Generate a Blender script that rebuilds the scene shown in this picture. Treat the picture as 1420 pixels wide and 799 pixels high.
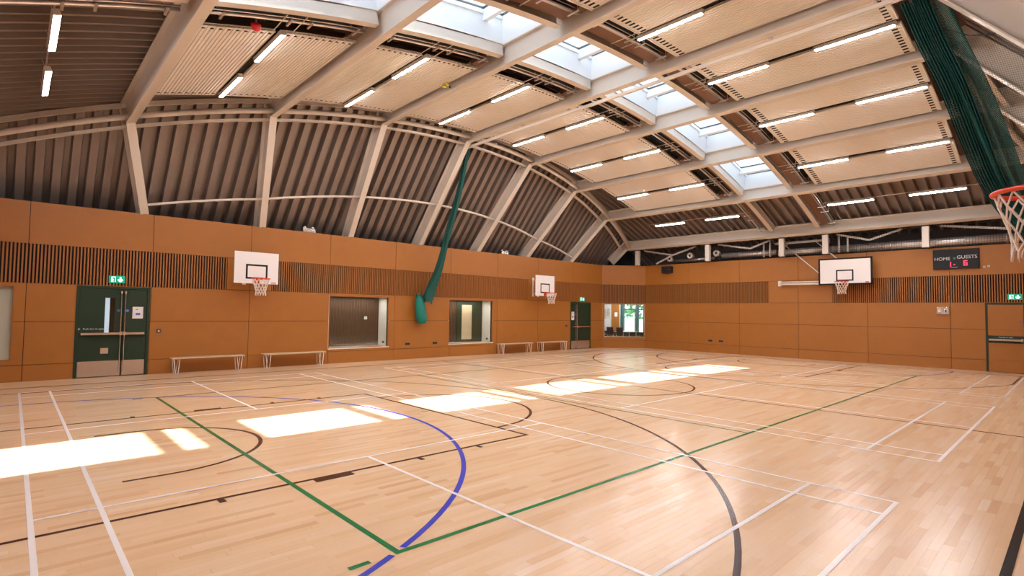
import bpy, math, random
from mathutils import Vector, Matrix
random.seed(7)
for o in list(bpy.data.objects): bpy.data.objects.remove(o)
SC = bpy.context.scene
COL = SC.collection

# ------------------------------------------------------------------ camera
cam_d = bpy.data.cameras.new('camera'); cam = bpy.data.objects.new('camera', cam_d); COL.objects.link(cam)
cam_d.sensor_fit = 'HORIZONTAL'; cam_d.sensor_width = 36.0; cam_d.lens = 36.0*740.83/1420.0
cam_d.clip_start = 0.05; cam_d.clip_end = 200
yaw, pitch, roll = 0.8193, 0.0439, 0.0135
fw = Vector((math.cos(pitch)*math.cos(yaw), math.cos(pitch)*math.sin(yaw), math.sin(pitch)))
rt = Vector((math.sin(yaw), -math.cos(yaw), 0)); up = rt.cross(fw)
r2 = math.cos(roll)*rt + math.sin(roll)*up; u2 = -math.sin(roll)*rt + math.cos(roll)*up
CAM = Vector((-3.2075, -7.9398, 1.7728))
M = Matrix((r2, u2, -fw)).transposed().to_4x4(); M.translation = CAM
cam.matrix_world = M
SC.camera = cam

# ------------------------------------------------------------------ world, sun, exposure
w = bpy.data.worlds.new('sky'); SC.world = w; w.use_nodes = True
bg = w.node_tree.nodes['Background']
bg.inputs[0].default_value = (0.74, 0.87, 1.0, 1); bg.inputs[1].default_value = 2.4
sd = bpy.data.lights.new('sun', 'SUN'); sun = bpy.data.objects.new('sun', sd); COL.objects.link(sun)
sd.energy = 12.5; sd.angle = 0.014; sd.color = (1.0, 0.98, 0.97)
SUN_DIR = Vector((-0.335, 0.058, -1.0)).normalized()
sun.rotation_euler = SUN_DIR.to_track_quat('-Z', 'Y').to_euler(); sun.location = (12, 0, 30)
SC.view_settings.view_transform = 'Standard'; SC.view_settings.look = 'None'
SC.view_settings.gamma = 1.0; SC.view_settings.exposure = 0.46
SC.view_settings.use_curve_mapping = False

# ------------------------------------------------------------------ materials
def mat(name, col, rough=0.5, metal=0.0, var=0.0, scale=4.0, stretch=(1, 1, 1), bump=0.0, emit=0.0, spec=0.5, coat=0.0):
    m = bpy.data.materials.new(name); m.use_nodes = True
    nt = m.node_tree; b = nt.nodes['Principled BSDF']
    b.inputs['Base Color'].default_value = (*col, 1); b.inputs['Roughness'].default_value = rough
    b.inputs['Metallic'].default_value = metal; b.inputs['Specular IOR Level'].default_value = spec
    b.inputs['Coat Weight'].default_value = coat
    if emit:
        b.inputs['Emission Color'].default_value = (*col, 1); b.inputs['Emission Strength'].default_value = emit
    if var or bump:
        tc = nt.nodes.new('ShaderNodeTexCoord'); mp = nt.nodes.new('ShaderNodeMapping')
        mp.inputs['Scale'].default_value = stretch
        nz = nt.nodes.new('ShaderNodeTexNoise'); nz.inputs['Scale'].default_value = scale
        nz.inputs['Detail'].default_value = 6; nz.inputs['Roughness'].default_value = 0.6
        nt.links.new(tc.outputs['Object'], mp.inputs[0]); nt.links.new(mp.outputs[0], nz.inputs['Vector'])
        if var:
            mx = nt.nodes.new('ShaderNodeMix'); mx.data_type = 'RGBA'
            mx.inputs[6].default_value = (*[c*(1-var) for c in col], 1)
            mx.inputs[7].default_value = (*[min(1, c*(1+var)) for c in col], 1)
            nt.links.new(nz.outputs['Fac'], mx.inputs[0]); nt.links.new(mx.outputs[2], b.inputs['Base Color'])
        if bump:
            bp = nt.nodes.new('ShaderNodeBump'); bp.inputs['Strength'].default_value = bump; bp.inputs['Distance'].default_value = 0.01
            nt.links.new(nz.outputs['Fac'], bp.inputs['Height']); nt.links.new(bp.outputs[0], b.inputs['Normal'])
    return m

def glass_mat(name, tint, refl=0.07):
    m = bpy.data.materials.new(name); m.use_nodes = True; nt = m.node_tree
    for n in list(nt.nodes): nt.nodes.remove(n)
    out = nt.nodes.new('ShaderNodeOutputMaterial'); mx = nt.nodes.new('ShaderNodeMixShader')
    tr = nt.nodes.new('ShaderNodeBsdfTransparent'); gl = nt.nodes.new('ShaderNodeBsdfGlossy')
    tr.inputs[0].default_value = (*tint, 1); gl.inputs['Roughness'].default_value = 0.03
    lw = nt.nodes.new('ShaderNodeLayerWeight'); lw.inputs['Blend'].default_value = 0.25
    ml = nt.nodes.new('ShaderNodeMath'); ml.operation = 'MULTIPLY_ADD'; ml.inputs[1].default_value = 0.25; ml.inputs[2].default_value = refl
    nt.links.new(lw.outputs['Fresnel'], ml.inputs[0]); nt.links.new(ml.outputs[0], mx.inputs[0])
    nt.links.new(tr.outputs[0], mx.inputs[1]); nt.links.new(gl.outputs[0], mx.inputs[2]); nt.links.new(mx.outputs[0], out.inputs[0])
    return m

def net_mat(name, col, cell, thick, fill=0.0):
    """knotted netting: strands on an object-space grid, open between them"""
    m = bpy.data.materials.new(name); m.use_nodes = True; nt = m.node_tree; b = nt.nodes['Principled BSDF']
    b.inputs['Base Color'].default_value = (*col, 1); b.inputs['Roughness'].default_value = 0.8
    out = nt.nodes['Material Output']
    uv = nt.nodes.new('ShaderNodeUVMap'); sp = nt.nodes.new('ShaderNodeSeparateXYZ'); nt.links.new(uv.outputs[0], sp.inputs[0])
    def strand(sock):
        a = nt.nodes.new('ShaderNodeMath'); a.operation = 'PINGPONG'; a.inputs[1].default_value = cell/2
        nt.links.new(sock, a.inputs[0])
        c = nt.nodes.new('ShaderNodeMath'); c.operation = 'LESS_THAN'; c.inputs[1].default_value = thick/2
        nt.links.new(a.outputs[0], c.inputs[0]); return c.outputs[0]
    mxx = nt.nodes.new('ShaderNodeMath'); mxx.operation = 'MAXIMUM'
    nt.links.new(strand(sp.outputs[0]), mxx.inputs[0]); nt.links.new(strand(sp.outputs[1]), mxx.inputs[1])
    mf = nt.nodes.new('ShaderNodeMath'); mf.operation = 'MAXIMUM'; mf.inputs[1].default_value = fill
    nt.links.new(mxx.outputs[0], mf.inputs[0])
    tr = nt.nodes.new('ShaderNodeBsdfTransparent'); ms = nt.nodes.new('ShaderNodeMixShader')
    nt.links.new(mf.outputs[0], ms.inputs[0]); nt.links.new(tr.outputs[0], ms.inputs[1]); nt.links.new(b.outputs[0], ms.inputs[2])
    nt.links.new(ms.outputs[0], out.inputs[0])
    return m

def plank_mat():
    m = bpy.data.materials.new('maple_strip'); m.use_nodes = True; nt = m.node_tree; b = nt.nodes['Principled BSDF']
    at = nt.nodes.new('ShaderNodeAttribute'); at.attribute_name = 'tone'
    cr = nt.nodes.new('ShaderNodeValToRGB'); e = cr.color_ramp.elements
    e[0].position = 0.0; e[0].color = (0.52, 0.28, 0.14, 1); e[1].position = 1.0; e[1].color = (0.80, 0.62, 0.46, 1)
    for pos, c in ((0.12, (0.64, 0.395, 0.22)), (0.45, (0.73, 0.49, 0.30)), (0.8, (0.765, 0.54, 0.355))):
        k = e.new(pos); k.color = (*c, 1)
    tc = nt.nodes.new('ShaderNodeTexCoord'); mp = nt.nodes.new('ShaderNodeMapping'); mp.inputs['Scale'].default_value = (1.6, 34, 1)
    nz = nt.nodes.new('ShaderNodeTexNoise'); nz.inputs['Scale'].default_value = 1.6; nz.inputs['Detail'].default_value = 5; nz.inputs['Distortion'].default_value = 0.5
    nt.links.new(tc.outputs['Object'], mp.inputs[0]); nt.links.new(mp.outputs[0], nz.inputs['Vector'])
    sb = nt.nodes.new('ShaderNodeMath'); sb.operation = 'MULTIPLY_ADD'; sb.inputs[1].default_value = 0.34; sb.inputs[2].default_value = -0.17
    nt.links.new(nz.outputs['Fac'], sb.inputs[0])
    ad = nt.nodes.new('ShaderNodeMath'); ad.operation = 'ADD'
    nt.links.new(at.outputs['Fac'], ad.inputs[0]); nt.links.new(sb.outputs[0], ad.inputs[1])
    nt.links.new(ad.outputs[0], cr.inputs[0]); nt.links.new(cr.outputs[0], b.inputs['Base Color'])
    b.inputs['Roughness'].default_value = 0.23; b.inputs['Specular IOR Level'].default_value = 0.5
    return m

MT = {}
MT['plank'] = plank_mat()
MT['slab'] = mat('dark_screed', (0.16, 0.085, 0.045), 0.8)
MT['ply'] = mat('orange_mdf_panel', (0.385, 0.143, 0.024), 0.46, var=0.10, scale=2.5, bump=0.03)
MT['slat'] = mat('timber_slat', (0.37, 0.135, 0.028), 0.6, var=0.12, scale=6)
MT['black'] = mat('black_backing', (0.012, 0.010, 0.010), 0.85)
MT['darkwall'] = mat('dark_plenum', (0.05, 0.04, 0.038), 0.9, var=0.2)
MT['steel'] = mat('beige_painted_steel', (0.71, 0.64, 0.57), 0.42, var=0.03, scale=3)
MT['deck'] = mat('galvanised_deck', (0.27, 0.215, 0.19), 0.36, metal=0.4, var=0.10, scale=5)
MT['panel'] = mat('perforated_cream_panel', (0.87, 0.81, 0.75), 0.55, var=0.02, scale=20)
MT['white'] = mat('white_paint', (0.78, 0.81, 0.84), 0.45, var=0.01)
MT['whitewarm'] = mat('warm_white_paint', (0.80, 0.74, 0.68), 0.5, var=0.02)
MT['led'] = mat('led_diffuser', (1.0, 0.97, 0.96), 0.4, emit=104.0)
MT['ledcase'] = mat('luminaire_case', (0.80, 0.76, 0.72), 0.4)
MT['galv'] = mat('galvanised_pipe', (0.72, 0.68, 0.66), 0.30, metal=0.75, var=0.06, scale=8)
MT['brown_tray'] = mat('brown_cable_tray', (0.22, 0.115, 0.07), 0.4, metal=0.3, var=0.15, scale=4)
MT['skyglass'] = glass_mat('skylight_glass', (0.97, 0.99, 1.0), 0.04)
MT['glass'] = glass_mat('window_glass', (0.94, 0.97, 0.95), 0.05)
MT['darkmetal'] = mat('dark_gasket', (0.05, 0.055, 0.06), 0.4)
MT['green'] = mat('dark_green_door', (0.008, 0.030, 0.012), 0.5, var=0.06)
MT['stainless'] = mat('stainless', (0.66, 0.60, 0.56), 0.26, metal=0.9, var=0.04, stretch=(1, 1, 30))
MT['sign'] = mat('exit_sign_green', (0.0, 0.32, 0.19), 0.4, emit=0.5)
MT['signwhite'] = mat('exit_sign_white', (0.9, 0.97, 0.93), 0.4, emit=0.9)
MT['line_white'] = mat('white_court_tape', (0.82, 0.78, 0.78), 0.28)
MT['line_brown'] = mat('dark_brown_court_paint', (0.058, 0.020, 0.012), 0.22, spec=0.2)
MT['line_black'] = mat('black_court_paint', (0.010, 0.009, 0.009), 0.22, spec=0.2)
MT['line_green'] = mat('green_court_paint', (0.006, 0.17, 0.048), 0.24, spec=0.25)
MT['line_blue'] = mat('blue_court_paint', (0.045, 0.055, 0.48), 0.24, spec=0.3)
MT['board'] = mat('white_backboard', (0.88, 0.84, 0.84), 0.35)
MT['rim'] = mat('orange_rim', (0.78, 0.055, 0.014), 0.38)
MT['cord'] = mat('net_cord', (0.85, 0.74, 0.66), 0.8)
MT['teal'] = net_mat('teal_netting_bunched', (0.006, 0.085, 0.070), 0.03, 0.020, 0.0)
MT['tealdense'] = mat('teal_netting_dense', (0.005, 0.080, 0.066), 0.8, var=0.35, scale=9, bump=0.2)
MT['tealfold'] = net_mat('teal_netting_folded', (0.006, 0.085, 0.070), 0.05, 0.035, 0.0)
MT['tealbag'] = mat('teal_bag', (0.004, 0.21, 0.165), 0.6, var=0.15, scale=9, bump=0.2)
MT['sheer'] = net_mat('sheer_netting', (0.03, 0.055, 0.04), 0.06, 0.006, 0.0)
MT['scoreblack'] = mat('scoreboard_black', (0.006, 0.006, 0.010), 0.65)
MT['scoretext'] = mat('scoreboard_lettering', (0.62, 0.62, 0.62), 0.5)
MT['scorered'] = mat('scoreboard_red_led', (1.0, 0.03, 0.07), 0.4, emit=2.2)
MT['redplastic'] = mat('red_plastic', (0.75, 0.02, 0.03), 0.35)
MT['yellow'] = mat('yellow_feather', (0.85, 0.75, 0.02), 0.6)
MT['blueplastic'] = mat('blue_notice', (0.10, 0.16, 0.55), 0.5)
MT['paper'] = mat('white_paper', (0.85, 0.80, 0.80), 0.6)
MT['benchwood'] = mat('pale_bench_wood', (0.62, 0.48, 0.33), 0.4, var=0.08, stretch=(1, 8, 1))
MT['slatdark'] = mat('dark_stained_slat', (0.12, 0.065, 0.038), 0.5, var=0.2)
MT['lobbywhite'] = mat('lobby_wall', (0.75, 0.72, 0.70), 0.6)
MT['lobbygreen'] = mat('lobby_frame_green', (0.04, 0.12, 0.12), 0.45)
MT['chairdark'] = mat('dark_navy_upholstery', (0.02, 0.022, 0.04), 0.7)
MT['poster'] = mat('poster_print', (0.55, 0.45, 0.42), 0.5, var=0.7, scale=7)
MT['leaf'] = mat('tree_foliage', (0.07, 0.30, 0.10), 0.7, var=0.5, scale=3)
MT['red'] = mat('red_logo', (0.75, 0.05, 0.08), 0.5)
MT['plaster'] = mat('corridor_paint', (0.60, 0.55, 0.50), 0.7)

# ------------------------------------------------------------------ mesh helpers
class MB:
    def __init__(s): s.v = []; s.f = []
    def quad(s, a, b, c, d):
        n = len(s.v); s.v += [tuple(a), tuple(b), tuple(c), tuple(d)]; s.f.append((n, n+1, n+2, n+3))
    def hexa(s, p):        # 8 points: bottom loop 0-3, top loop 4-7
        n = len(s.v); s.v += [tuple(q) for q in p]
        for q in ((3, 2, 1, 0), (4, 5, 6, 7), (0, 1, 5, 4), (1, 2, 6, 5), (2, 3, 7, 6), (3, 0, 4, 7)):
            s.f.append(tuple(n+i for i in q))
    def box(s, x0, x1, y0, y1, z0, z1):
        s.hexa([(x0, y0, z0), (x1, y0, z0), (x1, y1, z0), (x0, y1, z0), (x0, y0, z1), (x1, y0, z1), (x1, y1, z1), (x0, y1, z1)])
    def fbox(s, F, a0, a1, d0, d1, z0, z1):   # box in a wall frame
        s.hexa([F(a0, d0, z0), F(a1, d0, z0), F(a1, d1, z0), F(a0, d1, z0), F(a0, d0, z1), F(a1, d0, z1), F(a1, d1, z1), F(a0, d1, z1)])
    def beam(s, a, b, w, h, upv=(0, 0, 1)):
        a = Vector(a); b = Vector(b); d = (b-a).normalized(); u = Vector(upv)
        r = d.cross(u)
        if r.length < 1e-4: r = d.cross(Vector((1, 0, 0)))
        r.normalize(); u = r.cross(d).normalized(); r *= w/2; u *= h/2
        s.hexa([a-r-u, a+r-u, a+r+u, a-r+u, b-r-u, b+r-u, b+r+u, b-r+u])
    def tube(s, pts, r, n=8, closed=False, cap=True):
        pts = [Vector(p) for p in pts]; m = len(pts); base = len(s.v); prev = None
        for i, p in enumerate(pts):
            if closed: t = (pts[(i+1) % m]-pts[i-1])
            else: t = pts[min(i+1, m-1)]-pts[max(i-1, 0)]
            t.normalize()
            if prev is None:
                a = t.cross(Vector((0, 0, 1)))
                if a.length < 1e-3: a = t.cross(Vector((1, 0, 0)))
            else: a = prev-t*prev.dot(t)
            a.normalize(); prev = a; b = t.cross(a)
            rr = r[i] if isinstance(r, (list, tuple)) else r
            for k in range(n):
                q = 2*math.pi*k/n; s.v.append(tuple(p+a*math.cos(q)*rr+b*math.sin(q)*rr))
        for i in range(m if closed else m-1):
            j = (i+1) % m
            for k in range(n):
                s.f.append((base+i*n+k, base+i*n+(k+1) % n, base+j*n+(k+1) % n, base+j*n+k))
        if cap and not closed:
            s.f.append(tuple(base+k for k in range(n))[::-1]); s.f.append(tuple(base+(m-1)*n+k for k in range(n)))
    def build(s, name, m, parent=None, smooth=False, bevel=0.0):
        me = bpy.data.meshes.new(name); me.from_pydata(s.v, [], s.f); me.update()
        if m: me.materials.append(MT[m] if isinstance(m, str) else m)
        if smooth:
            for p in me.polygons: p.use_smooth = True
        o = bpy.data.objects.new(name, me); COL.objects.link(o)
        if parent: o.parent = parent
        if bevel:
            b = o.modifiers.new('bevel', 'BEVEL'); b.width = bevel; b.segments = 2; b.limit_method = 'ANGLE'
        return o

def tag(o, label=None, cat=None, group=None, kind=None):
    if label: o['label'] = label
    if cat: o['category'] = cat
    if group: o['group'] = group
    if kind: o['kind'] = kind
    return o
def empty(name, loc=(0, 0, 0), label=None, cat=None, group=None, kind=None):
    o = bpy.data.objects.new(name, None); COL.objects.link(o); o.location = loc; o.empty_display_size = 0.2
    bpy.context.view_layer.update()
    return tag(o, label, cat, group, kind)
def keep(child, parent):     # parent a mesh made in world space under an Empty standing elsewhere
    child.parent = parent; child.matrix_parent_inverse = Matrix.Translation(-Vector(parent.location)); return child
def part(mb, name, m, parent, smooth=False, bevel=0.0):
    o = mb.build(name, m, None, smooth, bevel)
    if parent.type == 'EMPTY' and parent.parent is None: keep(o, parent)
    else: o.parent = parent      # the parent part itself sits at the world origin
    return o
def copy_tree(o, parent=None):
    c = o.copy(); COL.objects.link(c)
    if parent: c.parent = parent
    for ch in list(o.children): copy_tree(ch, c)
    return c
def text_mesh(body, size, extrude=0.001, align='CENTER'):
    cu = bpy.data.curves.new('lettering', 'FONT'); cu.body = body; cu.size = size; cu.extrude = extrude
    cu.align_x = align; cu.align_y = 'CENTER'
    o = bpy.data.objects.new('lettering', cu); COL.objects.link(o)
    dg = bpy.context.evaluated_depsgraph_get(); dg.update()
    me = bpy.data.meshes.new_from_object(o.evaluated_get(dg)); bpy.data.objects.remove(o); bpy.data.curves.remove(cu)
    return me

# wall frames: F(along, into_room, up)
def frame(ox, oy, dx, dy, nx, ny):
    return lambda a, d, z: (ox+dx*a+nx*d, oy+dy*a+ny*d, z)
XN, XE, YW = -4.63, 20.43, 8.83
CA = Vector((18.75, 8.83)); CB = Vector((20.43, 7.36)); cd = (CB-CA); CL = cd.length; cd /= CL
F_left = frame(0, YW, 1, 0, 0, -1)            # along = X
F_right = frame(0, -YW, 1, 0, 0, 1)
F_far = frame(XE, 0, 0, -1, -1, 0)            # along = -Y
F_near = frame(XN, 0, 0, -1, 1, 0)
F_cor = frame(CA.x, CA.y, cd.x, cd.y, cd.y, -cd.x)
ZT = 4.2
def mtx(F, a, d, z):      # matrix for something flat facing into the room: local x along, y up, z out
    o = Vector(F(a, d, z)); x = (Vector(F(a+1, d, z))-o); y = Vector((0, 0, 1)); n = (Vector(F(a, d+1, z))-o)
    if x.cross(y).dot(n) < 0: x = -x
    return Matrix((x, y, n)).transposed().to_4x4(), o

# ------------------------------------------------------------------ floor
floor = MB(); floor.box(XN-0.3, XE+4, -YW-0.3, YW+4, -0.12, -0.018)
floor = tag(floor.build('floor', 'slab'), 'polished maple strip floor of the sports hall', 'floor', kind='structure')
PW = 0.07
planks = []
y = -YW
while y < YW:
    y1 = min(y+PW, YW); x = XN-random.random()*1.2
    while x < XE:
        L = random.uniform(0.35, 1.15); x0 = max(x, XN); x1 = min(x+L, XE)
        if x1-x0 > 0.02:
            t = min(1, max(0, random.gauss(0.58, 0.15)))
            if random.random() < 0.035: t = random.uniform(0.14, 0.30)
            planks.append((x0, x1, y, y1, t))
        x += L
    y += PW
Mi = cam.matrix_world.inverted()
def inview(p, margin=0):
    q = Mi @ Vector(p)
    if q.z > -0.1: return False
    return abs(q.x/-q.z)*740.83 < 710+margin and abs(q.y/-q.z)*740.83 < 399.5+margin
def pdist(p): return (Vector(((p[0]+p[1])/2, (p[2]+p[3])/2, 0))-CAM).length
vis = sorted([p for p in planks if inview(((p[0]+p[1])/2, (p[2]+p[3])/2, 0), 20)], key=pdist)[:300]
near = set(id(p) for p in vis)
G = 0.0004
def plank_geo(mb, p):
    x0, x1, y0, y1, t = p
    mb.hexa([(x0+G, y0+G, -0.018), (x1-G, y0+G, -0.018), (x1-G, y1-G, -0.018), (x0+G, y1-G, -0.018),
             (x0+G, y0+G, 0), (x1-G, y0+G, 0), (x1-G, y1-G, 0), (x0+G, y1-G, 0)])
def tone_attr(o, tones, per):
    a = o.data.attributes.new('tone', 'FLOAT', 'FACE')
    a.data.foreach_set('value', [t for t in tones for _ in range(per)])
for p in vis:
    mb = MB(); plank_geo(mb, p); o = mb.build('plank', 'plank', floor); tone_attr(o, [p[4]], 6)
mb = MB(); tones = []
for p in planks:
    if id(p) in near: continue
    plank_geo(mb, p); tones.append(p[4])
o = mb.build('plank_field', 'plank', floor); tone_attr(o, tones, 6); tag(o, kind='stuff')

# court markings: thin paint on top of the boards, children of the floor
def strip(name, m, pts, wdt, z, closed=False):
    mb = MB(); P = [Vector(p) for p in pts]; n = len(P); L = []; R = []
    for i in range(n):
        if closed: d0 = (P[i]-P[i-1]).normalized(); d1 = (P[(i+1) % n]-P[i]).normalized()
        else:
            d0 = (P[i]-P[i-1]).normalized() if i else (P[1]-P[0]).normalized()
            d1 = (P[i+1]-P[i]).normalized() if i < n-1 else d0
        nn = (Vector((-d0.y, d0.x))+Vector((-d1.y, d1.x))).normalized()
        k = wdt/2/max(0.3, nn.dot(Vector((-d0.y, d0.x)))); L.append(P[i]+nn*k); R.append(P[i]-nn*k)
    for i in range(n if closed else n-1):
        j = (i+1) % n
        mb.quad((R[i].x, R[i].y, z), (R[j].x, R[j].y, z), (L[j].x, L[j].y, z), (L[i].x, L[i].y, z))
    return mb.build(name, m, floor)
def arc(cx, cy, r, a0, a1, n=48): return [(cx+r*math.cos(math.radians(a0+(a1-a0)*i/n)), cy+r*math.sin(math.radians(a0+(a1-a0)*i/n))) for i in range(n+1)]
ZB, ZK, ZG, ZU, ZWH = 0.0016, 0.0019, 0.0023, 0.0027, 0.0032
# basketball court, centre at XM
XM = 7.9
for sy in (-1, 1): strip('basketball_sideline', 'line_black', [(XM-11.425, sy*7.53), (XM+11.425, sy*7.53)], 0.06, ZB)
for sx in (-1, 1):
    strip('basketball_baseline', 'line_black', [(XM+sx*11.4, -7.5), (XM+sx*11.4, 7.5)], 0.05, ZB)
strip('halfway_line', 'line_brown', [(XM, -7.5), (XM, 7.5)], 0.05, ZB)
strip('centre_circle', 'line_brown', arc(XM, 0, 1.775, 0, 360, 64)[:-1], 0.05, ZK, True)
for sx in (-1, 1):
    bl = XM+sx*11.4; bk = bl-sx*1.575; ft = bl-sx*5.775
    q = math.degrees(math.asin(6.6/6.725))
    a = arc(0, 0, 6.725, -q, q, 72)
    pts = [(bl, -6.6)]+[(bk-sx*p[0], p[1]) for p in a]+[(bl, 6.6)]
    strip('three_point_line', 'line_brown', pts, 0.05, ZB)
    strip('key_line', 'line_brown', [(bl, -2.425), (ft, -2.425), (ft, 2.425), (bl, 2.425)], 0.05, ZK)
    strip('free_throw_arc', 'line_brown', [(ft-sx*p[0], p[1]) for p in arc(0, 0, 1.775, -90, 90, 40)], 0.05, ZK)
    strip('no_charge_arc', 'line_brown', [(bk+sx*0.4, -1.275)]+[(bk-sx*p[0], p[1]) for p in arc(0, 0, 1.275, -90, 90, 36)]+[(bk+sx*0.4, 1.275)], 0.05, ZK)
    for sy in (-1, 1):
        for off, ln in ((1.77, 0.06), (2.85, 0.42), (3.93, 0.06), (4.83, 0.06)):
            c = bl-sx*off
            mb = MB(); mb.quad((c-ln/2, sy*2.50-0.05, ZK), (c+ln/2, sy*2.50-0.05, ZK), (c+ln/2, sy*2.50+0.05, ZK), (c-ln/2, sy*2.50+0.05, ZK))
            mb.build('lane_mark', 'line_brown', floor)
# volleyball 18 x 9
strip('volleyball_boundary', 'line_green', [(XM-8.975, -4.475), (XM+8.975, -4.475), (XM+8.975, 4.475), (XM-8.975, 4.475)], 0.05, ZG, True)
for sx in (-1, 1):
    strip('attack_line', 'line_green', [(XM+sx*2.975, -4.45), (XM+sx*2.975, 4.45)], 0.035, ZG)
    for sy in (-1, 1):
        strip('service_mark', 'line_green', [(XM+sx*9.2, sy*4.475), (XM+sx*9.36, sy*4.475)], 0.05, ZG)
# netball shooting circles
for sx in (-1, 1):
    c = XM+sx*11.2
    for a0, a1 in ((-92, -64.2), (-62.6, 92)):
        strip('shooting_circle', 'line_blue', [(c-sx*p[0], p[1]) for p in arc(0, 0, 4.985, a0, a1, 60)], 0.055, ZU)
strip('netball_mark', 'line_blue', [(2.10, 0.02), (2.19, -0.05)], 0.04, ZU)
# badminton courts
def badminton(x0):
    x1 = x0+6.1; W = 0.04; h = W/2
    for xx in (x0+h, x1-h): strip('badminton_sideline', 'line_white', [(xx, -6.7), (xx, 6.7)], W, ZWH)
    for xx in (x0+0.46+h, x1-0.46-h): strip('badminton_singles_line', 'line_white', [(xx, -6.7), (xx, 6.7)], W, ZWH)
    for sy in (-1, 1):
        strip('badminton_baseline', 'line_white', [(x0, sy*(6.7-h)), (x1, sy*(6.7-h))], W, ZWH+1e-4)
        strip('long_service_line', 'line_white', [(x0, sy*(5.94-h)), (x1, sy*(5.94-h))], W, ZWH+1e-4)
        strip('short_service_line', 'line_white', [(x0, sy*2.0), (x1, sy*2.0)], W, ZWH+1e-4)
        strip('badminton_centre_line', 'line_white', [((x0+x1)/2, sy*2.0), ((x0+x1)/2, sy*6.7)], W, ZWH)
for x0 in (-3.05, 5.14, 12.853): badminton(x0)

# ------------------------------------------------------------------ timber-lined walls
ROWS = ((0.0, 0.38), (0.38, 1.385), (1.385, 2.29), (2.29, 3.21), (3.21, 4.2))
def minus(rect, holes):
    out = [rect]
    for h in holes:
        nxt = []
        for (a0, a1, z0, z1) in out:
            if h[0] >= a1 or h[1] <= a0 or h[2] >= z1 or h[3] <= z0: nxt.append((a0, a1, z0, z1)); continue
            if h[0] > a0: nxt.append((a0, h[0], z0, z1))
            if h[1] < a1: nxt.append((h[1], a1, z0, z1))
            b0, b1 = max(a0, h[0]), min(a1, h[1])
            if h[2] > z0: nxt.append((b0, b1, z0, h[2]))
            if h[3] < z1: nxt.append((b0, b1, h[3], z1))
        out = nxt
    return out
def panel_wall(name, label, F, a0, a1, joints, holes, slats, single=(), pitch=0.066):
    """backing with openings > wall_panel pieces, slats"""
    mb = MB()
    for r in minus((a0, a1, 0, ZT-0.02), holes): mb.fbox(F, r[0], r[1], -0.16, -0.045, r[2], r[3])
    wall = tag(mb.build(name, 'black'), label, 'wall', kind='structure')
    js = [a0]+[j for j in joints if a0 < j < a1]+[a1]
    g = 0.006
    bands = [(s0, s1, 2.29, 3.21) for s0, s1 in slats]
    for (z0, z1) in ROWS:
        for i in range(len(js)-1):
            rs = minus((js[i], js[i+1], z0, z1), holes+bands)
            if not rs: continue
            mb = MB()
            for r in rs:
                l = g if abs(r[0]-js[i]) < 1e-6 and i else 0; rr = g if abs(r[1]-js[i+1]) < 1e-6 and i < len(js)-2 else 0
                zb = g if abs(r[2]-z0) < 1e-6 and z0 > 0 else 0; zt = g if abs(r[3]-z1) < 1e-6 and z1 < ZT else 0
                mb.fbox(F, r[0]+l, r[1]-rr, -0.045, 0.0, r[2]+zb, r[3]-zt)
            mb.build('wall_panel', 'ply', wall)
    for k, (s0, s1) in enumerate(slats):
        n = int((s1-s0)/pitch); rest = MB()
        for i in range(n):
            c = s0+(i+0.5)*(s1-s0)/n
            if k in single:
                mb = MB(); mb.fbox(F, c-0.0155, c+0.0155, -0.044, 0.0, 2.29, 3.21); mb.build('slat', 'slat', wall)
            else: rest.fbox(F, c-0.0155, c+0.0155, -0.044, 0.0, 2.29, 3.21)
        if rest.v: tag(rest.build('slat_band', 'slat', wall), kind='stuff')
    # capping strip
    return wall
DOOR_A = (-2.07, -0.56, 0, 2.27); DOOR_B = (16.31, 17.84, 0, 2.27)
WIN0 = (-4.6, -3.17, 0.49, 2.21); WIN1 = (4.34, 6.53, 0.49, 2.21); WIN2 = (9.15, 11.40, 0.49, 2.21)
LJ = [-2.98+2.435*i for i in range(9)]
wall_left = panel_wall('wall_left', 'long orange timber-lined wall with doors, deep windows and slat bands', F_left, XN, CA.x, LJ,
           [DOOR_A, DOOR_B, WIN0, WIN1, WIN2], [(XN, 1.27), (2.5, 13.45), (14.62, CA.x)], single=(0,))
DOOR_C = (5.70, 6.68, 0, 2.27)
EJ = [-4.96+2.44*i for i in range(6)]
wall_far = panel_wall('wall_far', 'orange timber-lined end wall carrying the scoreboard', F_far, -CB.y, YW, EJ, [DOOR_C],
           [(-CB.y, -1.25), (1.17, YW)], single=(1,))
CW = (0.12, 2.20, 0.55, 2.22)
wall_corner = panel_wall('wall_corner', 'angled orange timber wall piece at the far corner with a window', F_cor, 0, CL, [], [CW], [(0, CL)])
for (c0, c1) in ((CL-0.03, CL+0.16), (-0.16, 0.03)):      # dark corner studs behind the slat band
    mb = MB(); mb.fbox(F_cor, c0, c1, -0.16, -0.047, 0, ZT-0.02); mb.build('corner_stud', 'black', wall_corner)
wall_right = panel_wall('wall_right', 'long timber-lined wall behind the side hoop', F_right, XN, XE, LJ, [], [(XN, 1.3), (2.5, 13.45), (14.62, XE)])
wall_near = panel_wall('wall_near', 'timber-lined end wall behind the viewer', F_near, -YW, YW, EJ, [], [(-YW, -1.25), (1.17, YW)])

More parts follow.
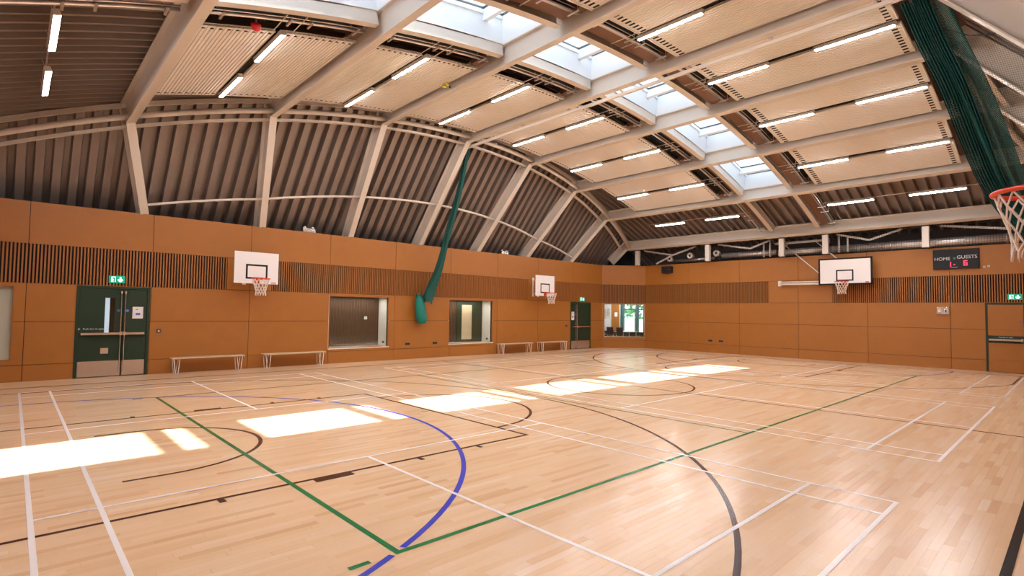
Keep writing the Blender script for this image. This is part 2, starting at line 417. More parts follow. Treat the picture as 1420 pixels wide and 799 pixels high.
# ------------------------------------------------------------------ arched roof geometry
XC, R0 = 7.8, 31.0; ZC = 7.45-R0; STEP = math.radians(5.715); KS = 0.848
def rp(i, Y, h):
    t = i*STEP; r = R0+h; return Vector((XC+r*math.sin(t), Y, ZC+r*math.cos(t)))
def tv(i): return Vector((math.cos(i*STEP), 0, -math.sin(i*STEP)))
def knee(i): return YW-KS*(rp(i, 0, 0).z-4.2)
def foot(i, z0): return (YW-KS*(z0-4.2), (z0-ZC)/math.cos(i*STEP)-R0)
def offset_poly(P, o):
    out = []; n = len(P)
    for i in range(n):
        def nrm(a, b):
            d = Vector((b[0]-a[0], b[1]-a[1])).normalized(); return Vector((d.y, -d.x))
        if i == 0: m = nrm(P[0], P[1]); k = 1
        elif i == n-1: m = nrm(P[-2], P[-1]); k = 1
        else:
            a = nrm(P[i-1], P[i]); b = nrm(P[i], P[i+1]); m = (a+b).normalized(); k = 1/m.dot(a)
        out.append((P[i][0]+m.x*o*k, P[i][1]+m.y*o*k))
    return out
BD, BWF, TF, TW = 0.46, 0.19, 0.022, 0.014
def frame_piece(name, i, parent, a, b, inner):
    """I-section between inner vertices a and b (mitred at the knees)"""
    mb = MB(); T = tv(i)
    for o0, o1, wd in ((0, TF, BWF), (TF, BD-TF, TW), (BD-TF, BD, BWF)):
        A = offset_poly(inner, o0); B = offset_poly(inner, o1)
        p = [rp(i, *A[a]), rp(i, *A[b]), rp(i, *B[b]), rp(i, *B[a])]
        q = T*wd/2
        mb.hexa([p[0]-q, p[1]-q, p[1]+q, p[0]+q, p[3]-q, p[2]-q, p[2]+q, p[3]+q])
    return part(mb, name, 'steel', parent)
ORD = ('first', 'second', 'third', 'fourth')
for i in range(-4, 5):
    yk = knee(i); f = foot(i, 3.95 if abs(i) < 4 else 4.3)
    # inner polyline runs right foot -> left foot; outward is away from the hall
    inner = [(f[0], f[1]), (yk, 0), (-yk, 0), (-f[0], f[1])]
    lab = {0: 'beige steel portal frame at the crown of the roof, carrying the curtain track',
           4: 'beige steel end frame above the far timber wall',
           -4: 'beige steel end frame above the near timber wall'}.get(i, ORD[abs(i)-1]+' beige steel portal frame from the curtain track '+('toward scoreboard' if i > 0 else 'away from scoreboard'))
    g = None if i in (0, 4, -4) else 'steel portal frames between bays'
    fr = empty('portal_frame', rp(i, 0, 0), lab, 'steel frame', g)
    frame_piece('rafter', i, fr, 1, 2, inner)
    frame_piece('leg', i, fr, 0, 1, inner)
    frame_piece('leg', i, fr, 2, 3, inner)
    if abs(i) < 4:
        for s in (-1, 1):     # knee stiffener plates
            mb = MB(); T = tv(i)
            A = [rp(i, s*yk, 0.02), rp(i, s*(yk+0.19), 0.44)]
            for e in (-1, 1):
                p0 = A[0]+T*e*0.012; p1 = A[0]+T*e*0.09; p2 = A[1]+T*e*0.09; p3 = A[1]+T*e*0.012; d = Vector((0, 0.012, 0))
                mb.hexa([p0-d, p1-d, p1+d, p0+d, p3-d, p2-d, p2+d, p3+d])
            part(mb, 'knee_plate', 'steel', fr)

# ceiling: outer shell plus exposed corrugated decks and purlins as its parts
def zarch(X, h): return ZC+math.sqrt((R0+h)**2-(X-XC)**2)
nrm_ = math.sqrt(1+KS*KS)
def steep(X, z0, o, s):      # point on the steep face: inner height z0, outward offset o
    Y0 = YW-KS*(z0-4.2); return Vector((X, s*(Y0+o/nrm_), z0+o*KS/nrm_))
shell = MB()
SK_I0, SK_I1 = -3, 3
for k in range(-20, 20):
    i0, i1 = k*0.25, (k+1)*0.25
    for s in (-1, 1):
        open_sky = SK_I0 <= i0 and i1 <= SK_I1
        yin = 0.93 if open_sky else 0.0
        a = [rp(i0, s*yin, 0.72), rp(i1, s*yin, 0.72), rp(i1, s*(knee(i1)+0.45), 0.72), rp(i0, s*(knee(i0)+0.45), 0.72)]
        shell.quad(*a)
        b0 = Vector((a[3].x, s*13.0, 3.7)); b1 = Vector((a[2].x, s*13.0, 3.7))
        m0 = steep(a[3].x, 3.5, 0.75, s); m1 = steep(a[2].x, 3.5, 0.75, s)
        shell.quad(a[3], a[2], m1, m0); shell.quad(m0, m1, b1, b0)
ceiling = tag(shell.build('ceiling', 'darkwall'), 'arched roof with exposed corrugated metal deck', 'ceiling', kind='structure')
def trap(n0, n1, pitch, depth, lo=0.50):      # trapezoid rib profile -> list of (pos, height)
    out = []; c = n0
    while c < n1-1e-6:
        out += [(c, 0), (c+lo*pitch, 0), (c+(lo+0.09)*pitch, depth), (c+0.91*pitch, depth)]; c += pitch
    out.append((c, 0)); return [(min(p, n1), h) for p, h in out]
for b in range(-5, 5):
    for s in (-1, 1):
        y1 = max(knee(b), knee(b+1))+0.35
        if b in (-5, 4): y1 = 8.6
        y0 = 0.0 if (b < -3 or b >= 3) else 0.95
        prof = trap(y0, y1, 0.32, 0.15, 0.20); mb = MB(); NS = 4; n = len(prof)
        for q in range(NS+1):
            for (yy, hh) in prof: mb.v.append(tuple(rp(b+q/NS, s*yy, 0.47+hh)))
        for q in range(NS):
            for j in range(n-1): mb.f.append((q*n+j, q*n+j+1, (q+1)*n+j+1, (q+1)*n+j))
        mb.build('roof_deck_sheet', 'deck', ceiling)
for b in range(-4, 4):
    for s in (-1, 1):
        X0 = rp(b, 0, 0).x; X1 = rp(b+1, 0, 0).x
        prof = trap(X0, X1, (X1-X0)/9.0, 0.20); mb = MB(); n = len(prof)
        for (xx, hh) in prof: mb.v.append(tuple(steep(xx, 3.75, 0.47+hh, s)))
        for (xx, hh) in prof: mb.v.append(tuple(steep(xx, zarch(xx, 0)+0.12, 0.47+hh, s)))
        for j in range(n-1): mb.f.append((j, j+1, n+j+1, n+j))
        mb.build('steep_deck_sheet', 'deck', ceiling)
        # eaves tube, eaves rail and mid rail of this bay follow the arch
        def run(fn, nseg=6): return [fn(b+q/nseg) for q in range(nseg+1)]
        mb = MB(); mb.tube(run(lambda i: rp(i, s*(knee(i)-0.14), 0.12)), 0.068, 12); mb.build('eaves_tube', 'steel', ceiling, smooth=True)
        def legpt(i, d, o):      # d metres down the leg from the knee, o outward
            yk = knee(i); P = rp(i, 0, 0)
            z0 = P.z-d/nrm_; q = steep(P.x-(P.z-z0)*math.tan(i*STEP), z0, o, s); return q
        pts = run(lambda i: legpt(i, 0.16, 0.16)); mb = MB()
        for j in range(len(pts)-1): mb.beam(pts[j], pts[j+1], 0.10, 0.06)
        mb.build('eaves_rail', 'steel', ceiling)
        de = lambda i: min(2.62, (rp(i, 0, 0).z-4.30)*nrm_)
        dd = lambda i: de(b)+(de(b+1)-de(b))*(i-b)
        if b not in (-4, 3):
            pts = run(lambda i: legpt(i, dd(i), 0.20)); mb = MB()
            for j in range(len(pts)-1): mb.beam(pts[j], pts[j+1], 0.10, 0.055)
            mb.build('mid_rail', 'steel', ceiling)
        # second purlin tucked under the deck near the eaves
        mb = MB(); pts = run(lambda i: rp(i, s*(knee(i)-0.02), 0.40))
        for j in range(len(pts)-1): mb.beam(pts[j], pts[j+1], 0.09, 0.10)
        mb.build('eaves_purlin', 'steel', ceiling)
# trimmer beams along both sides of the skylight strip
for b in range(-4, 4):
    for s in (-1, 1):
        mb = MB(); NS = 4; e0 = 0.033
        for q in range(NS):
            i0 = b+e0+(1-2*e0)*q/NS; i1 = b+e0+(1-2*e0)*(q+1)/NS
            for (y0, y1, h0, h1) in ((0.78, 0.95, 0.20, 0.215), (0.80, 0.815, 0.215, 0.46), (0.78, 0.95, 0.445, 0.46)):
                mb.hexa([rp(i0, s*y0, h0), rp(i1, s*y0, h0), rp(i1, s*y1, h0), rp(i0, s*y1, h0), rp(i0, s*y0, h1), rp(i1, s*y0, h1), rp(i1, s*y1, h1), rp(i0, s*y1, h1)])
        mb.build('trimmer_beam', 'steel', ceiling)
# gable closers and outer building walls
mb = MB(); mb.box(XN-1.7, XN-1.5, -13, 13, -0.1, 8.5); mb.build('plenum_wall', 'darkwall', ceiling)
mb = MB()
for r in minus((-13, 13, -0.1, 8.5), [(9.15, 11.1, 0.2, 2.6)]): mb.box(23.4, 23.6, r[0], r[1], r[2], r[3])
mb.build('plenum_wall', 'darkwall', ceiling)
for s in (-1, 1):
    mb = MB(); mb.box(XN-1.7, 23.6, s*12.7-0.1, s*12.7+0.1, -0.1, 4.2); mb.build('plenum_wall', 'darkwall', ceiling)
mb = MB(); mb.box(21.25, 21.35, -12, 7.3, 0, 6.2); mb.build('plenum_wall', 'darkwall', ceiling)

ORD = ('first', 'second', 'third', 'fourth')
def bay_words(b):
    return ORD[b if b >= 0 else -b-1]+' bay from curtain track '+('toward scoreboard' if b >= 0 else 'away from scoreboard')
def side_words(s): return 'bench side' if s > 0 else 'side opposite benches'
# ------------------------------------------------------------------ skylights (window_5 .. window_10)
for b in range(-3, 3):
    sk = empty('window_%d' % (b+8), rp(b+0.5, 0, 0.46), 'white lined rooflight box in the '+bay_words(b), 'skylight', 'rooflights', kind='structure')
    e0 = 0.012; HG = 1.10
    def slab(mb, i0, i1, y0, y1, h0, h1):
        mb.hexa([rp(i0, y0, h0), rp(i1, y0, h0), rp(i1, y1, h0), rp(i0, y1, h0), rp(i0, y0, h1), rp(i1, y0, h1), rp(i1, y1, h1), rp(i0, y1, h1)])
    for s in (-1, 1):
        mb = MB(); slab(mb, b+e0, b+1-e0, s*0.80, s*0.86, 0.46, HG+0.02); part(mb, 'upstand_lining', 'white', sk)
        mb = MB(); slab(mb, b+e0, b+1-e0, s*0.76, s*0.80, HG-0.10, HG-0.05); part(mb, 'glazing_ledge', 'white', sk)
    for i0, i1 in ((b+e0, b+e0+0.016), (b+1-e0-0.016, b+1-e0)):
        mb = MB(); slab(mb, i0, i1, -0.80, 0.80, 0.46, HG+0.02); part(mb, 'end_lining', 'white', sk)
    mb = MB(); slab(mb, b+0.800, b+0.836, -0.80, 0.80, HG-0.26, HG); part(mb, 'mullion', 'white', sk)
    for (i0, i1) in ((b+0.03, b+0.800), (b+0.836, b+0.972)):
        mb = MB(); slab(mb, i0+0.0045, i1-0.0045, -0.75, 0.75, HG-0.02, HG-0.01); pn = part(mb, 'pane', 'skyglass', sk)
        mb = MB()
        for (u0, u1, y0, y1) in ((i0, i0+0.0045, -0.765, 0.765), (i1-0.0045, i1, -0.765, 0.765), (i0, i1, -0.765, -0.75), (i0, i1, 0.75, 0.765)):
            slab(mb, u0, u1, y0, y1, HG-0.03, HG+0.02)
        part(mb, 'glazing_bar', 'darkmetal', sk)

# ------------------------------------------------------------------ ceiling panels, lights and services
def swept(prof, i0, i1):      # ribs along Y: profile across the bay
    pass
sheet_len = (5.60-1.70)/3
def panel_mesh(i0, i1, ya, yb):
    """one pressed sheet: ribs run across the hall, teeth at the ends"""
    mb = MB(); NR = 20; pts = []
    for k in range(NR):
        a = i0+(i1-i0)*k/NR; w_ = (i1-i0)/NR
        pts += [(a, 0.20), (a+w_*0.62, 0.20), (a+w_*0.70, 0.222), (a+w_*0.92, 0.222)]
    pts.append((i1, 0.20))
    for yy in (ya, yb):
        for (ii, hh) in pts: mb.v.append(tuple(rp(ii, yy, hh)))
    n = len(pts)
    for j in range(n-1): mb.f.append((j, j+1, n+j+1, n+j))
    base = len(mb.v)      # flat back sheet gives the panel its thickness
    mb.hexa([rp(i0, ya, 0.234), rp(i1, ya, 0.234), rp(i1, yb, 0.234), rp(i0, yb, 0.234), rp(i0, ya, 0.245), rp(i1, ya, 0.245), rp(i1, yb, 0.245), rp(i0, yb, 0.245)])
    return mb
for b in range(-3, 3):
    for s in (-1, 1):
        for pi, (u0, u1) in enumerate(((0.035, 0.468), (0.532, 0.965))):
            t = empty('ceiling_panel', rp(b+(u0+u1)/2, s*3.65, 0.2), 'ribbed ceiling panel, '+('scoreboard half, ' if pi else 'other half, ')+side_words(s)+', '+bay_words(b), 'ceiling panel', 'acoustic ceiling panels')
            for k in range(3):
                ya = 1.70+k*sheet_len+(0.003 if k else 0); yb = 1.70+(k+1)*sheet_len-(0.003 if k < 2 else 0)
                part(panel_mesh(b+u0, b+u1, s*ya, s*yb), 'panel_sheet', 'panel', t)
            mb = MB()
            for yy in (1.72, 5.58):
                mb.hexa([rp(b+u0, s*yy-0.012, 0.19), rp(b+u1, s*yy-0.012, 0.19), rp(b+u1, s*yy+0.012, 0.19), rp(b+u0, s*yy+0.012, 0.19),
                         rp(b+u0, s*yy-0.012, 0.20), rp(b+u1, s*yy-0.012, 0.20), rp(b+u1, s*yy+0.012, 0.20), rp(b+u0, s*yy+0.012, 0.20)])
            part(mb, 'end_strip', 'panel', t)
            mb = MB()
            for (ya, yb) in ((1.80, 1.84 if s > 0 else 1.93), (5.46, 5.50) if s > 0 else (5.40, 5.50)):
                for k in range(10):
                    c0 = b+u0+(u1-u0)*(k+0.30)/10; c1 = b+u0+(u1-u0)*(k+0.72)/10
                    mb.hexa([rp(c0, s*ya, 0.197), rp(c1, s*ya, 0.197), rp(c1, s*yb, 0.197), rp(c0, s*yb, 0.197), rp(c0, s*ya, 0.203), rp(c1, s*ya, 0.203), rp(c1, s*yb, 0.203), rp(c0, s*yb, 0.203)])
            tag(part(mb, 'rib_end_shade', 'black', t), kind='stuff')  # black boxes stand for the shade inside the open rib ends
def strip_light(i, y0, y1, h, label, group, hang):
    c = rp(i, (y0+y1)/2, h); t = empty('strip_light', c, label, 'strip light', group)
    T = tv(i); N = Vector((math.sin(i*STEP), 0, math.cos(i*STEP)))
    def bx(mb, ya, yb, a, h0, h1, taper=1.0):
        P = lambda yy, e, hh: rp(i, yy, hh)+T*e
        mb.hexa([P(ya, -a*taper, h0), P(ya, a*taper, h0), P(yb, a*taper, h0), P(yb, -a*taper, h0), P(ya, -a, h1), P(ya, a, h1), P(yb, a, h1), P(yb, -a, h1)])
    mb = MB(); bx(mb, y0, y1, 0.045, h-0.03, h+0.05); part(mb, 'housing', 'ledcase', t)
    mb = MB(); bx(mb, y0+0.02, y1-0.02, 0.040, h-0.034, h-0.031); part(mb, 'diffuser', 'led', t)
    for yy in (y0, y1):
        mb = MB(); bx(mb, yy-0.012 if yy == y0 else yy-0.012, yy+0.012, 0.045, h-0.036, h+0.05); part(mb, 'end_cap', 'ledcase', t)
    for yy in (y0+0.2, y1-0.2):
        mb = MB(); mb.tube([rp(i, yy, h+0.05), rp(i, yy, 0.475 if hang else 0.262)], 0.006, 5); part(mb, 'hanger', 'galv', t)
    return t
for b in range(-4, 4):
    hip = b in (-4, 3)
    for s in (-1, 1):
        for li, (ya, yb) in enumerate(((1.63, 3.08), (4.06, 5.53))):
            lab = ('inner ', 'outer ')[li]+'strip light, '+side_words(s)+', '+bay_words(b)
            i = b+0.5 if not hip else (b+0.48 if b > 0 else b+0.49)
            if hip: strip_light(i, min(s*ya, s*yb), max(s*ya, s*yb), 0.25, lab, 'strip lights in the end bays', True)
            else: strip_light(i, min(s*ya, s*yb), max(s*ya, s*yb), 0.16, lab, 'strip lights between panels', False)
        # dark gear channel joining the two luminaires in the slot
        mb = MB(); i = b+0.5
        T = tv(i); P = lambda yy, e, hh: rp(i, yy, hh)+T*e
        if not hip:
            mb.hexa([P(s*1.75, -0.085, 0.262), P(s*1.75, 0.085, 0.262), P(s*5.55, 0.085, 0.262), P(s*5.55, -0.085, 0.262), P(s*1.75, -0.085, 0.28), P(s*1.75, 0.085, 0.28), P(s*5.55, 0.085, 0.28), P(s*5.55, -0.085, 0.28)])
            tag(mb.build('gear_tray', 'black'), 'black tray above light slot, '+side_words(s)+', '+bay_words(b), 'tray', 'trays above light slots')
        else:
            i = b+0.48 if b > 0 else b+0.49
            mb.tube([rp(i, s*1.2, 0.33), rp(i, s*5.9, 0.33)], 0.012, 6)
            tag(mb.build('catenary_cable', 'galv'), 'thin cable linking strip lights, '+side_words(s)+', '+bay_words(b), 'cable', 'light cables in end bays')
        # pipes and trays between trimmer and panels
        t = empty('service_run', rp(b+0.5, s*1.25, 0.3), 'silver conduits on brackets, '+side_words(s)+', '+bay_words(b), 'conduit', 'conduit runs by the rooflights' if not hip else 'conduit runs in end bays')
        seg = lambda y, h: [rp(b+0.04+0.92*q/4, s*y, h) for q in range(5)]
        yp = 1.30 if s > 0 else 1.42
        mb = MB(); mb.tube(seg(yp, 0.25), 0.030, 10); part(mb, 'conduit', 'galv', t, smooth=True)
        mb = MB(); mb.tube(seg(yp-0.08, 0.27), 0.014, 6); part(mb, 'conduit', 'galv', t, smooth=True)
        mb = MB(); mb.tube(seg(yp+0.07, 0.28), 0.010, 6); part(mb, 'conduit', 'galv', t, smooth=True)
        mb = MB(); pts = seg(1.06 if s > 0 else 1.14, 0.34)
        for j in range(4): mb.beam(pts[j], pts[j+1], 0.12 if s > 0 else 0.30, 0.08)
        part(mb, 'cable_tray', 'brown_tray', t)
        if not hip:
            mb = MB()
            mb.hexa([rp(b+0.036, s*0.97, 0.445), rp(b+0.964, s*0.97, 0.445), rp(b+0.964, s*1.72, 0.445), rp(b+0.036, s*1.72, 0.445), rp(b+0.036, s*0.97, 0.465), rp(b+0.964, s*0.97, 0.465), rp(b+0.964, s*1.72, 0.465), rp(b+0.036, s*1.72, 0.465)])
            part(mb, 'void_black_board', 'black', t)  # flat black board added to blacken the deck above the conduits
        for u in (0.15, 0.5, 0.62, 0.9):
            mb = MB(); mb.beam(rp(b+u, s*(yp-0.14), 0.212), rp(b+u, s*(yp+0.14), 0.212), 0.035, 0.02); mb.beam(rp(b+u, s*(yp+0.12), 0.212), rp(b+u, s*(yp+0.12), 0.44), 0.02, 0.02)
            part(mb, 'bracket', 'galv', t)
        if not hip:
            for u in (0.46, 0.57):      # short suspension rods that reach the panel ends
                mb = MB(); mb.tube([rp(b+u, s*1.02, 0.235), rp(b+u, s*1.69, 0.228)], 0.010, 5); part(mb, 'support_rod', 'steel', t)
            mb = MB()
            mb.hexa([rp(b+0.90, s*1.36, 0.26), rp(b+0.97, s*1.36, 0.26), rp(b+0.97, s*1.68, 0.26), rp(b+0.90, s*1.68, 0.26), rp(b+0.90, s*1.36, 0.46), rp(b+0.97, s*1.36, 0.46), rp(b+0.97, s*1.68, 0.46), rp(b+0.90, s*1.68, 0.46)])
            part(mb, 'end_bracket', 'brown_tray', t)

# small things lodged in the roof
mb = MB(); c = rp(-2.655, 1.58, 0.19)
mb.tube([c+Vector((0, 0, -0.06)), c+Vector((0, 0, -0.03)), c+Vector((0, 0, 0.04)), c+Vector((0, 0, 0.06))], [0.03, 0.075, 0.085, 0.05], 12)
tag(mb.build('alarm_sounder', 'redplastic', smooth=True), 'red alarm sounder among the roof conduits', 'alarm')
bell = bpy.data.objects['alarm_sounder']
mb = MB(); mb.tube([c+Vector((0, 0, 0.06)), c+Vector((0, 0, 0.16))], 0.015, 6); mb.build('stem', 'galv', bell)
c = rp(-1.02, 2.83, 0.10)
sh = empty('shuttlecock_cluster', c, 'two yellow shuttlecocks stuck against a roof frame', 'shuttlecock')
for dx in (-0.055, 0.055):
    mb = MB(); q = c+Vector((-0.10, dx, 0)); mb.tube([q, q+Vector((-0.02, dx*0.3, 0.0)), q+Vector((-0.08, dx*0.5, 0.01))], [0.014, 0.02, 0.045], 12)
    part(mb, 'skirt', 'yellow', sh, smooth=True)
mb = MB(); mb.tube([c+Vector((-0.10, -0.05, 0)), c+Vector((-0.012, 0, 0))], 0.02, 8); part(mb, 'cork', 'black', sh)

# ------------------------------------------------------------------ end gable: posts, braces, guard mesh and ducts over the far wall
XG = 20.02
ORD6 = ('first', 'second', 'third', 'fourth', 'fifth', 'sixth', 'seventh', 'eighth', 'ninth')
for q_, yy in enumerate((7.55, 3.78, 0.55, -1.08, -4.23, -7.6)):
    mb = MB(); mb.box(XG-0.09, XG+0.09, yy-0.10, yy+0.10, 4.2, 4.94)
    tag(mb.build('gable_post', 'steel', bevel=0.008), ORD6[q_]+' short steel post on the far wall top counted from the corner window', 'post', 'gable posts')
for q_, (ya, za, yb, zb) in enumerate(((7.3, 4.95, 5.7, 4.62), (5.7, 4.62, 4.5, 4.95), (5.75, 4.60, 6.6, 4.25), (3.4, 4.95, 1.95, 4.66), (1.95, 4.66, 1.1, 4.95), (-1.4, 4.95, -2.5, 4.64), (-2.5, 4.64, -3.5, 4.95), (-4.6, 4.95, -6.4, 4.66), (-6.4, 4.66, -7.4, 4.95))):
    mb = MB(); mb.beam((XG+0.22, ya, za), (XG+0.22, yb, zb), 0.05, 0.07)
    tag(mb.build('gable_brace', 'steel'), ORD6[q_]+' diagonal steel brace above the far wall counted from the corner window', 'brace', 'gable braces')
mb = MB()
yy = -8.6
while yy < 8.0:
    mb.box(XG+0.17, XG+0.175, yy-0.003, yy+0.003, 4.2, 5.05); yy += 0.075
zz = 4.24
while zz < 5.04:
    mb.box(XG+0.17, XG+0.175, -8.6, 8.0, zz-0.003, zz+0.003); zz += 0.075
guard = tag(mb.build('guard_mesh', 'darkwall'), 'dark wire guard mesh in front of the ducts over the far wall', 'mesh', kind='stuff')
def duct(name, pts, r, lab, grp=None, m='galv'):
    mb = MB(); mb.tube(pts, r, 16); o = tag(mb.build(name, m, smooth=True), lab, 'duct', grp)
    p0 = Vector(pts[0]); p1 = Vector(pts[-1]); L = (p1-p0).length; n = max(1, int(L/1.2)); d = (p1-p0).normalized()
    for k in range(1, n+1):
        q = p0+d*L*k/(n+1); mb = MB(); mb.tube([q-d*0.02, q+d*0.02], r*1.06, 16); mb.build('joint_ring', 'galv', o, smooth=True)
    return o
duct('air_duct', [(20.62, -1.0, 4.40), (20.62, -8.4, 4.40)], 0.16, 'large silver spiral duct behind the mesh over the scoreboard side')
duct('air_duct', [(20.66, 3.4, 4.46), (20.66, 1.0, 4.46)], 0.12, 'silver duct behind the mesh between two gable posts')
duct('air_duct', [(20.64, 0.9, 4.42), (20.64, -0.95, 4.42)], 0.14, 'silver duct behind the mesh above the folded hoop arm')
duct('air_duct', [(20.90, 6.1, 4.40), (20.90, 3.9, 4.40)], 0.08, 'narrow silver duct behind the mesh near the corner post')
for q_, (yy, zz) in enumerate(((5.94, 4.47), (4.86, 4.55), (3.55, 4.58))):
    mb = MB()
    mb.tube([(20.50, yy, zz), (20.36, yy, zz)], 0.13, 20, cap=False)
    ring = []
    for k in range(20): ring.append((20.36, yy+0.10*math.cos(2*math.pi*k/20), zz+0.10*math.sin(2*math.pi*k/20)))
    mb.tube(ring, 0.05, 8, closed=True)
    o = tag(mb.build('jet_nozzle', 'whitewarm', smooth=True), ORD6[q_]+' round white air nozzle above the far wall counted from the corner window', 'air nozzle', 'air nozzles')
    mb = MB(); mb.tube([(20.50, yy, zz), (20.75, yy, zz-0.02)], 0.06, 10); mb.build('duct_spigot', 'galv', o, smooth=True)
for q_, yy in enumerate((1.42, 1.15, -1.45, -1.75)):
    mb = MB(); mb.tube([(20.35, yy, 4.25), (20.35, yy, 4.9)], 0.035, 8); mb.tube([(20.35, yy, 4.3), (20.42, yy, 4.3)], 0.03, 8)
    tag(mb.build('service_pipe', 'whitewarm', smooth=True), ORD6[q_]+' white vertical pipe above the far wall counted from the corner window', 'pipe', 'white pipes over the far wall')

# ------------------------------------------------------------------ left wall windows (deep white reveals, slatted screen behind)
def deep_window(n, label, a0, a1, z0, z1, depth):
    F = F_left; t = empty('window_%d' % n, F((a0+a1)/2, -0.1, z0), label, 'window', kind='structure')
    D = -depth
    mb = MB(); mb.fbox(F, a1, a1+0.02, D, -0.005, z0, z1); part(mb, 'reveal', 'whitewarm', t)
    mb = MB(); mb.fbox(F, a0-0.02, a0, D, -0.005, z0, z1); part(mb, 'reveal', 'whitewarm', t)
    mb = MB(); mb.fbox(F, a0-0.02, a1+0.02, D, -0.005, z1, z1+0.02); part(mb, 'head_lining', 'whitewarm', t)
    mb = MB(); mb.fbox(F, a0-0.02, a1+0.02, D, 0.012, z0-0.03, z0); part(mb, 'sill', 'whitewarm', t)
    mb = MB(); mb.fbox(F, a0-0.02, a1+0.02, D-0.05, D, z0-0.03, z1+0.02); part(mb, 'back_board', 'black', t)
    mb = MB(); mb.fbox(F, a0+0.004, a1-0.004, -0.075, -0.067, z0+0.004, z1-0.004); part(mb, 'pane', 'glass', t)
    mb = MB()
    for (b0, b1, y0, y1) in ((a0, a0+0.02, z0, z1), (a1-0.02, a1, z0, z1), (a0, a1, z0, z0+0.02), (a0, a1, z1-0.02, z1)): mb.fbox(F, b0, b1, -0.06, -0.004, y0, y1)
    part(mb, 'window_frame', 'slat', t)
    return t
w1 = deep_window(2, 'deep window with dark slatted screen behind, between the pair of benches and the bagged curtain', *WIN1, 0.74)
w2 = deep_window(3, 'deep window with a dark door behind it, next to the bagged curtain', *WIN2, 0.74)
for (t, a0, a1, lim) in ((w1, WIN1[0], WIN1[1], WIN1[1]), (w2, WIN2[0], WIN2[1], 10.05)):
    n = int((lim-a0)/0.05)
    mb = MB()
    for k in range(n): mb.fbox(F_left, a0+0.01+k*0.05, a0+0.04+k*0.05, -0.74, -0.71, 0.49, 2.21)
    o = part(mb, 'slat_screen', 'slatdark', t); tag(o, kind='stuff')
mb = MB(); mb.fbox(F_left, 10.05, 11.38, -0.74, -0.69, 0.49, 2.21); dr = part(mb, 'inner_door', 'green', w2)
mb = MB(); mb.fbox(F_left, 10.30, 10.82, -0.69, -0.68, 0.6, 2.02); part(mb, 'vision_panel', 'benchwood', w2)
for t, x in ((w1, WIN1[1]), (w2, WIN2[1])):
    mb = MB(); mb.fbox(F_left, x-0.012, x, -0.42, -0.30, 0.58, 0.66); part(mb, 'socket', 'darkmetal', t)
mb = MB(); mb.fbox(F_left, 5.95, 6.06, -0.71, -0.70, 1.42, 1.53); part(mb, 'switch_plate', 'whitewarm', w1)
mb = MB(); mb.fbox(F_left, 4.36, 6.5, -0.70, -0.45, 0.49, 0.52); part(mb, 'ledge', 'stainless', w1)
for n_, (a_, l_) in enumerate(((WIN1[0]+1.1, 2.16), (WIN2[0]+1.1, 2.16))):
    ld = bpy.data.lights.new('niche_fill_light', 'AREA'); ld.shape = 'RECTANGLE'; ld.size = 1.8; ld.size_y = 0.2; ld.energy = 12; ld.color = (1, 0.95, 0.9)  # added unseen fill light, brightens the reveals and slats of the niche
    lo_ = bpy.data.objects.new('niche_fill_light', ld); COL.objects.link(lo_); lo_.location = F_left(a_, -0.42, l_)
# window beside the double door, screened white
t = empty('window_1', F_left(-3.9, -0.1, 0.49), 'window closed with a pale blind left of the green double doors', 'window', kind='structure')
a0, a1, z0, z1 = WIN0
mb = MB(); mb.fbox(F_left, a0, a1, -0.12, -0.10, z0, z1); part(mb, 'blind', 'whitewarm', t)
mb = MB()
for (b0, b1, y0, y1) in ((a0, a0+0.03, z0, z1), (a1-0.03, a1, z0, z1), (a0, a1, z0, z0+0.02), (a0, a1, z1-0.02, z1)): mb.fbox(F_left, b0, b1, -0.10, -0.004, y0, y1)
part(mb, 'window_frame', 'slat', t)
mb = MB(); mb.fbox(F_left, a1-0.034, a1-0.03, -0.09, -0.02, z0, z1); part(mb, 'gasket', 'black', t)
mb = MB(); mb.fbox(F_left, a0+0.03, a1-0.035, -0.06, -0.054, z0+0.02, z1-0.02); part(mb, 'pane', 'glass', t)

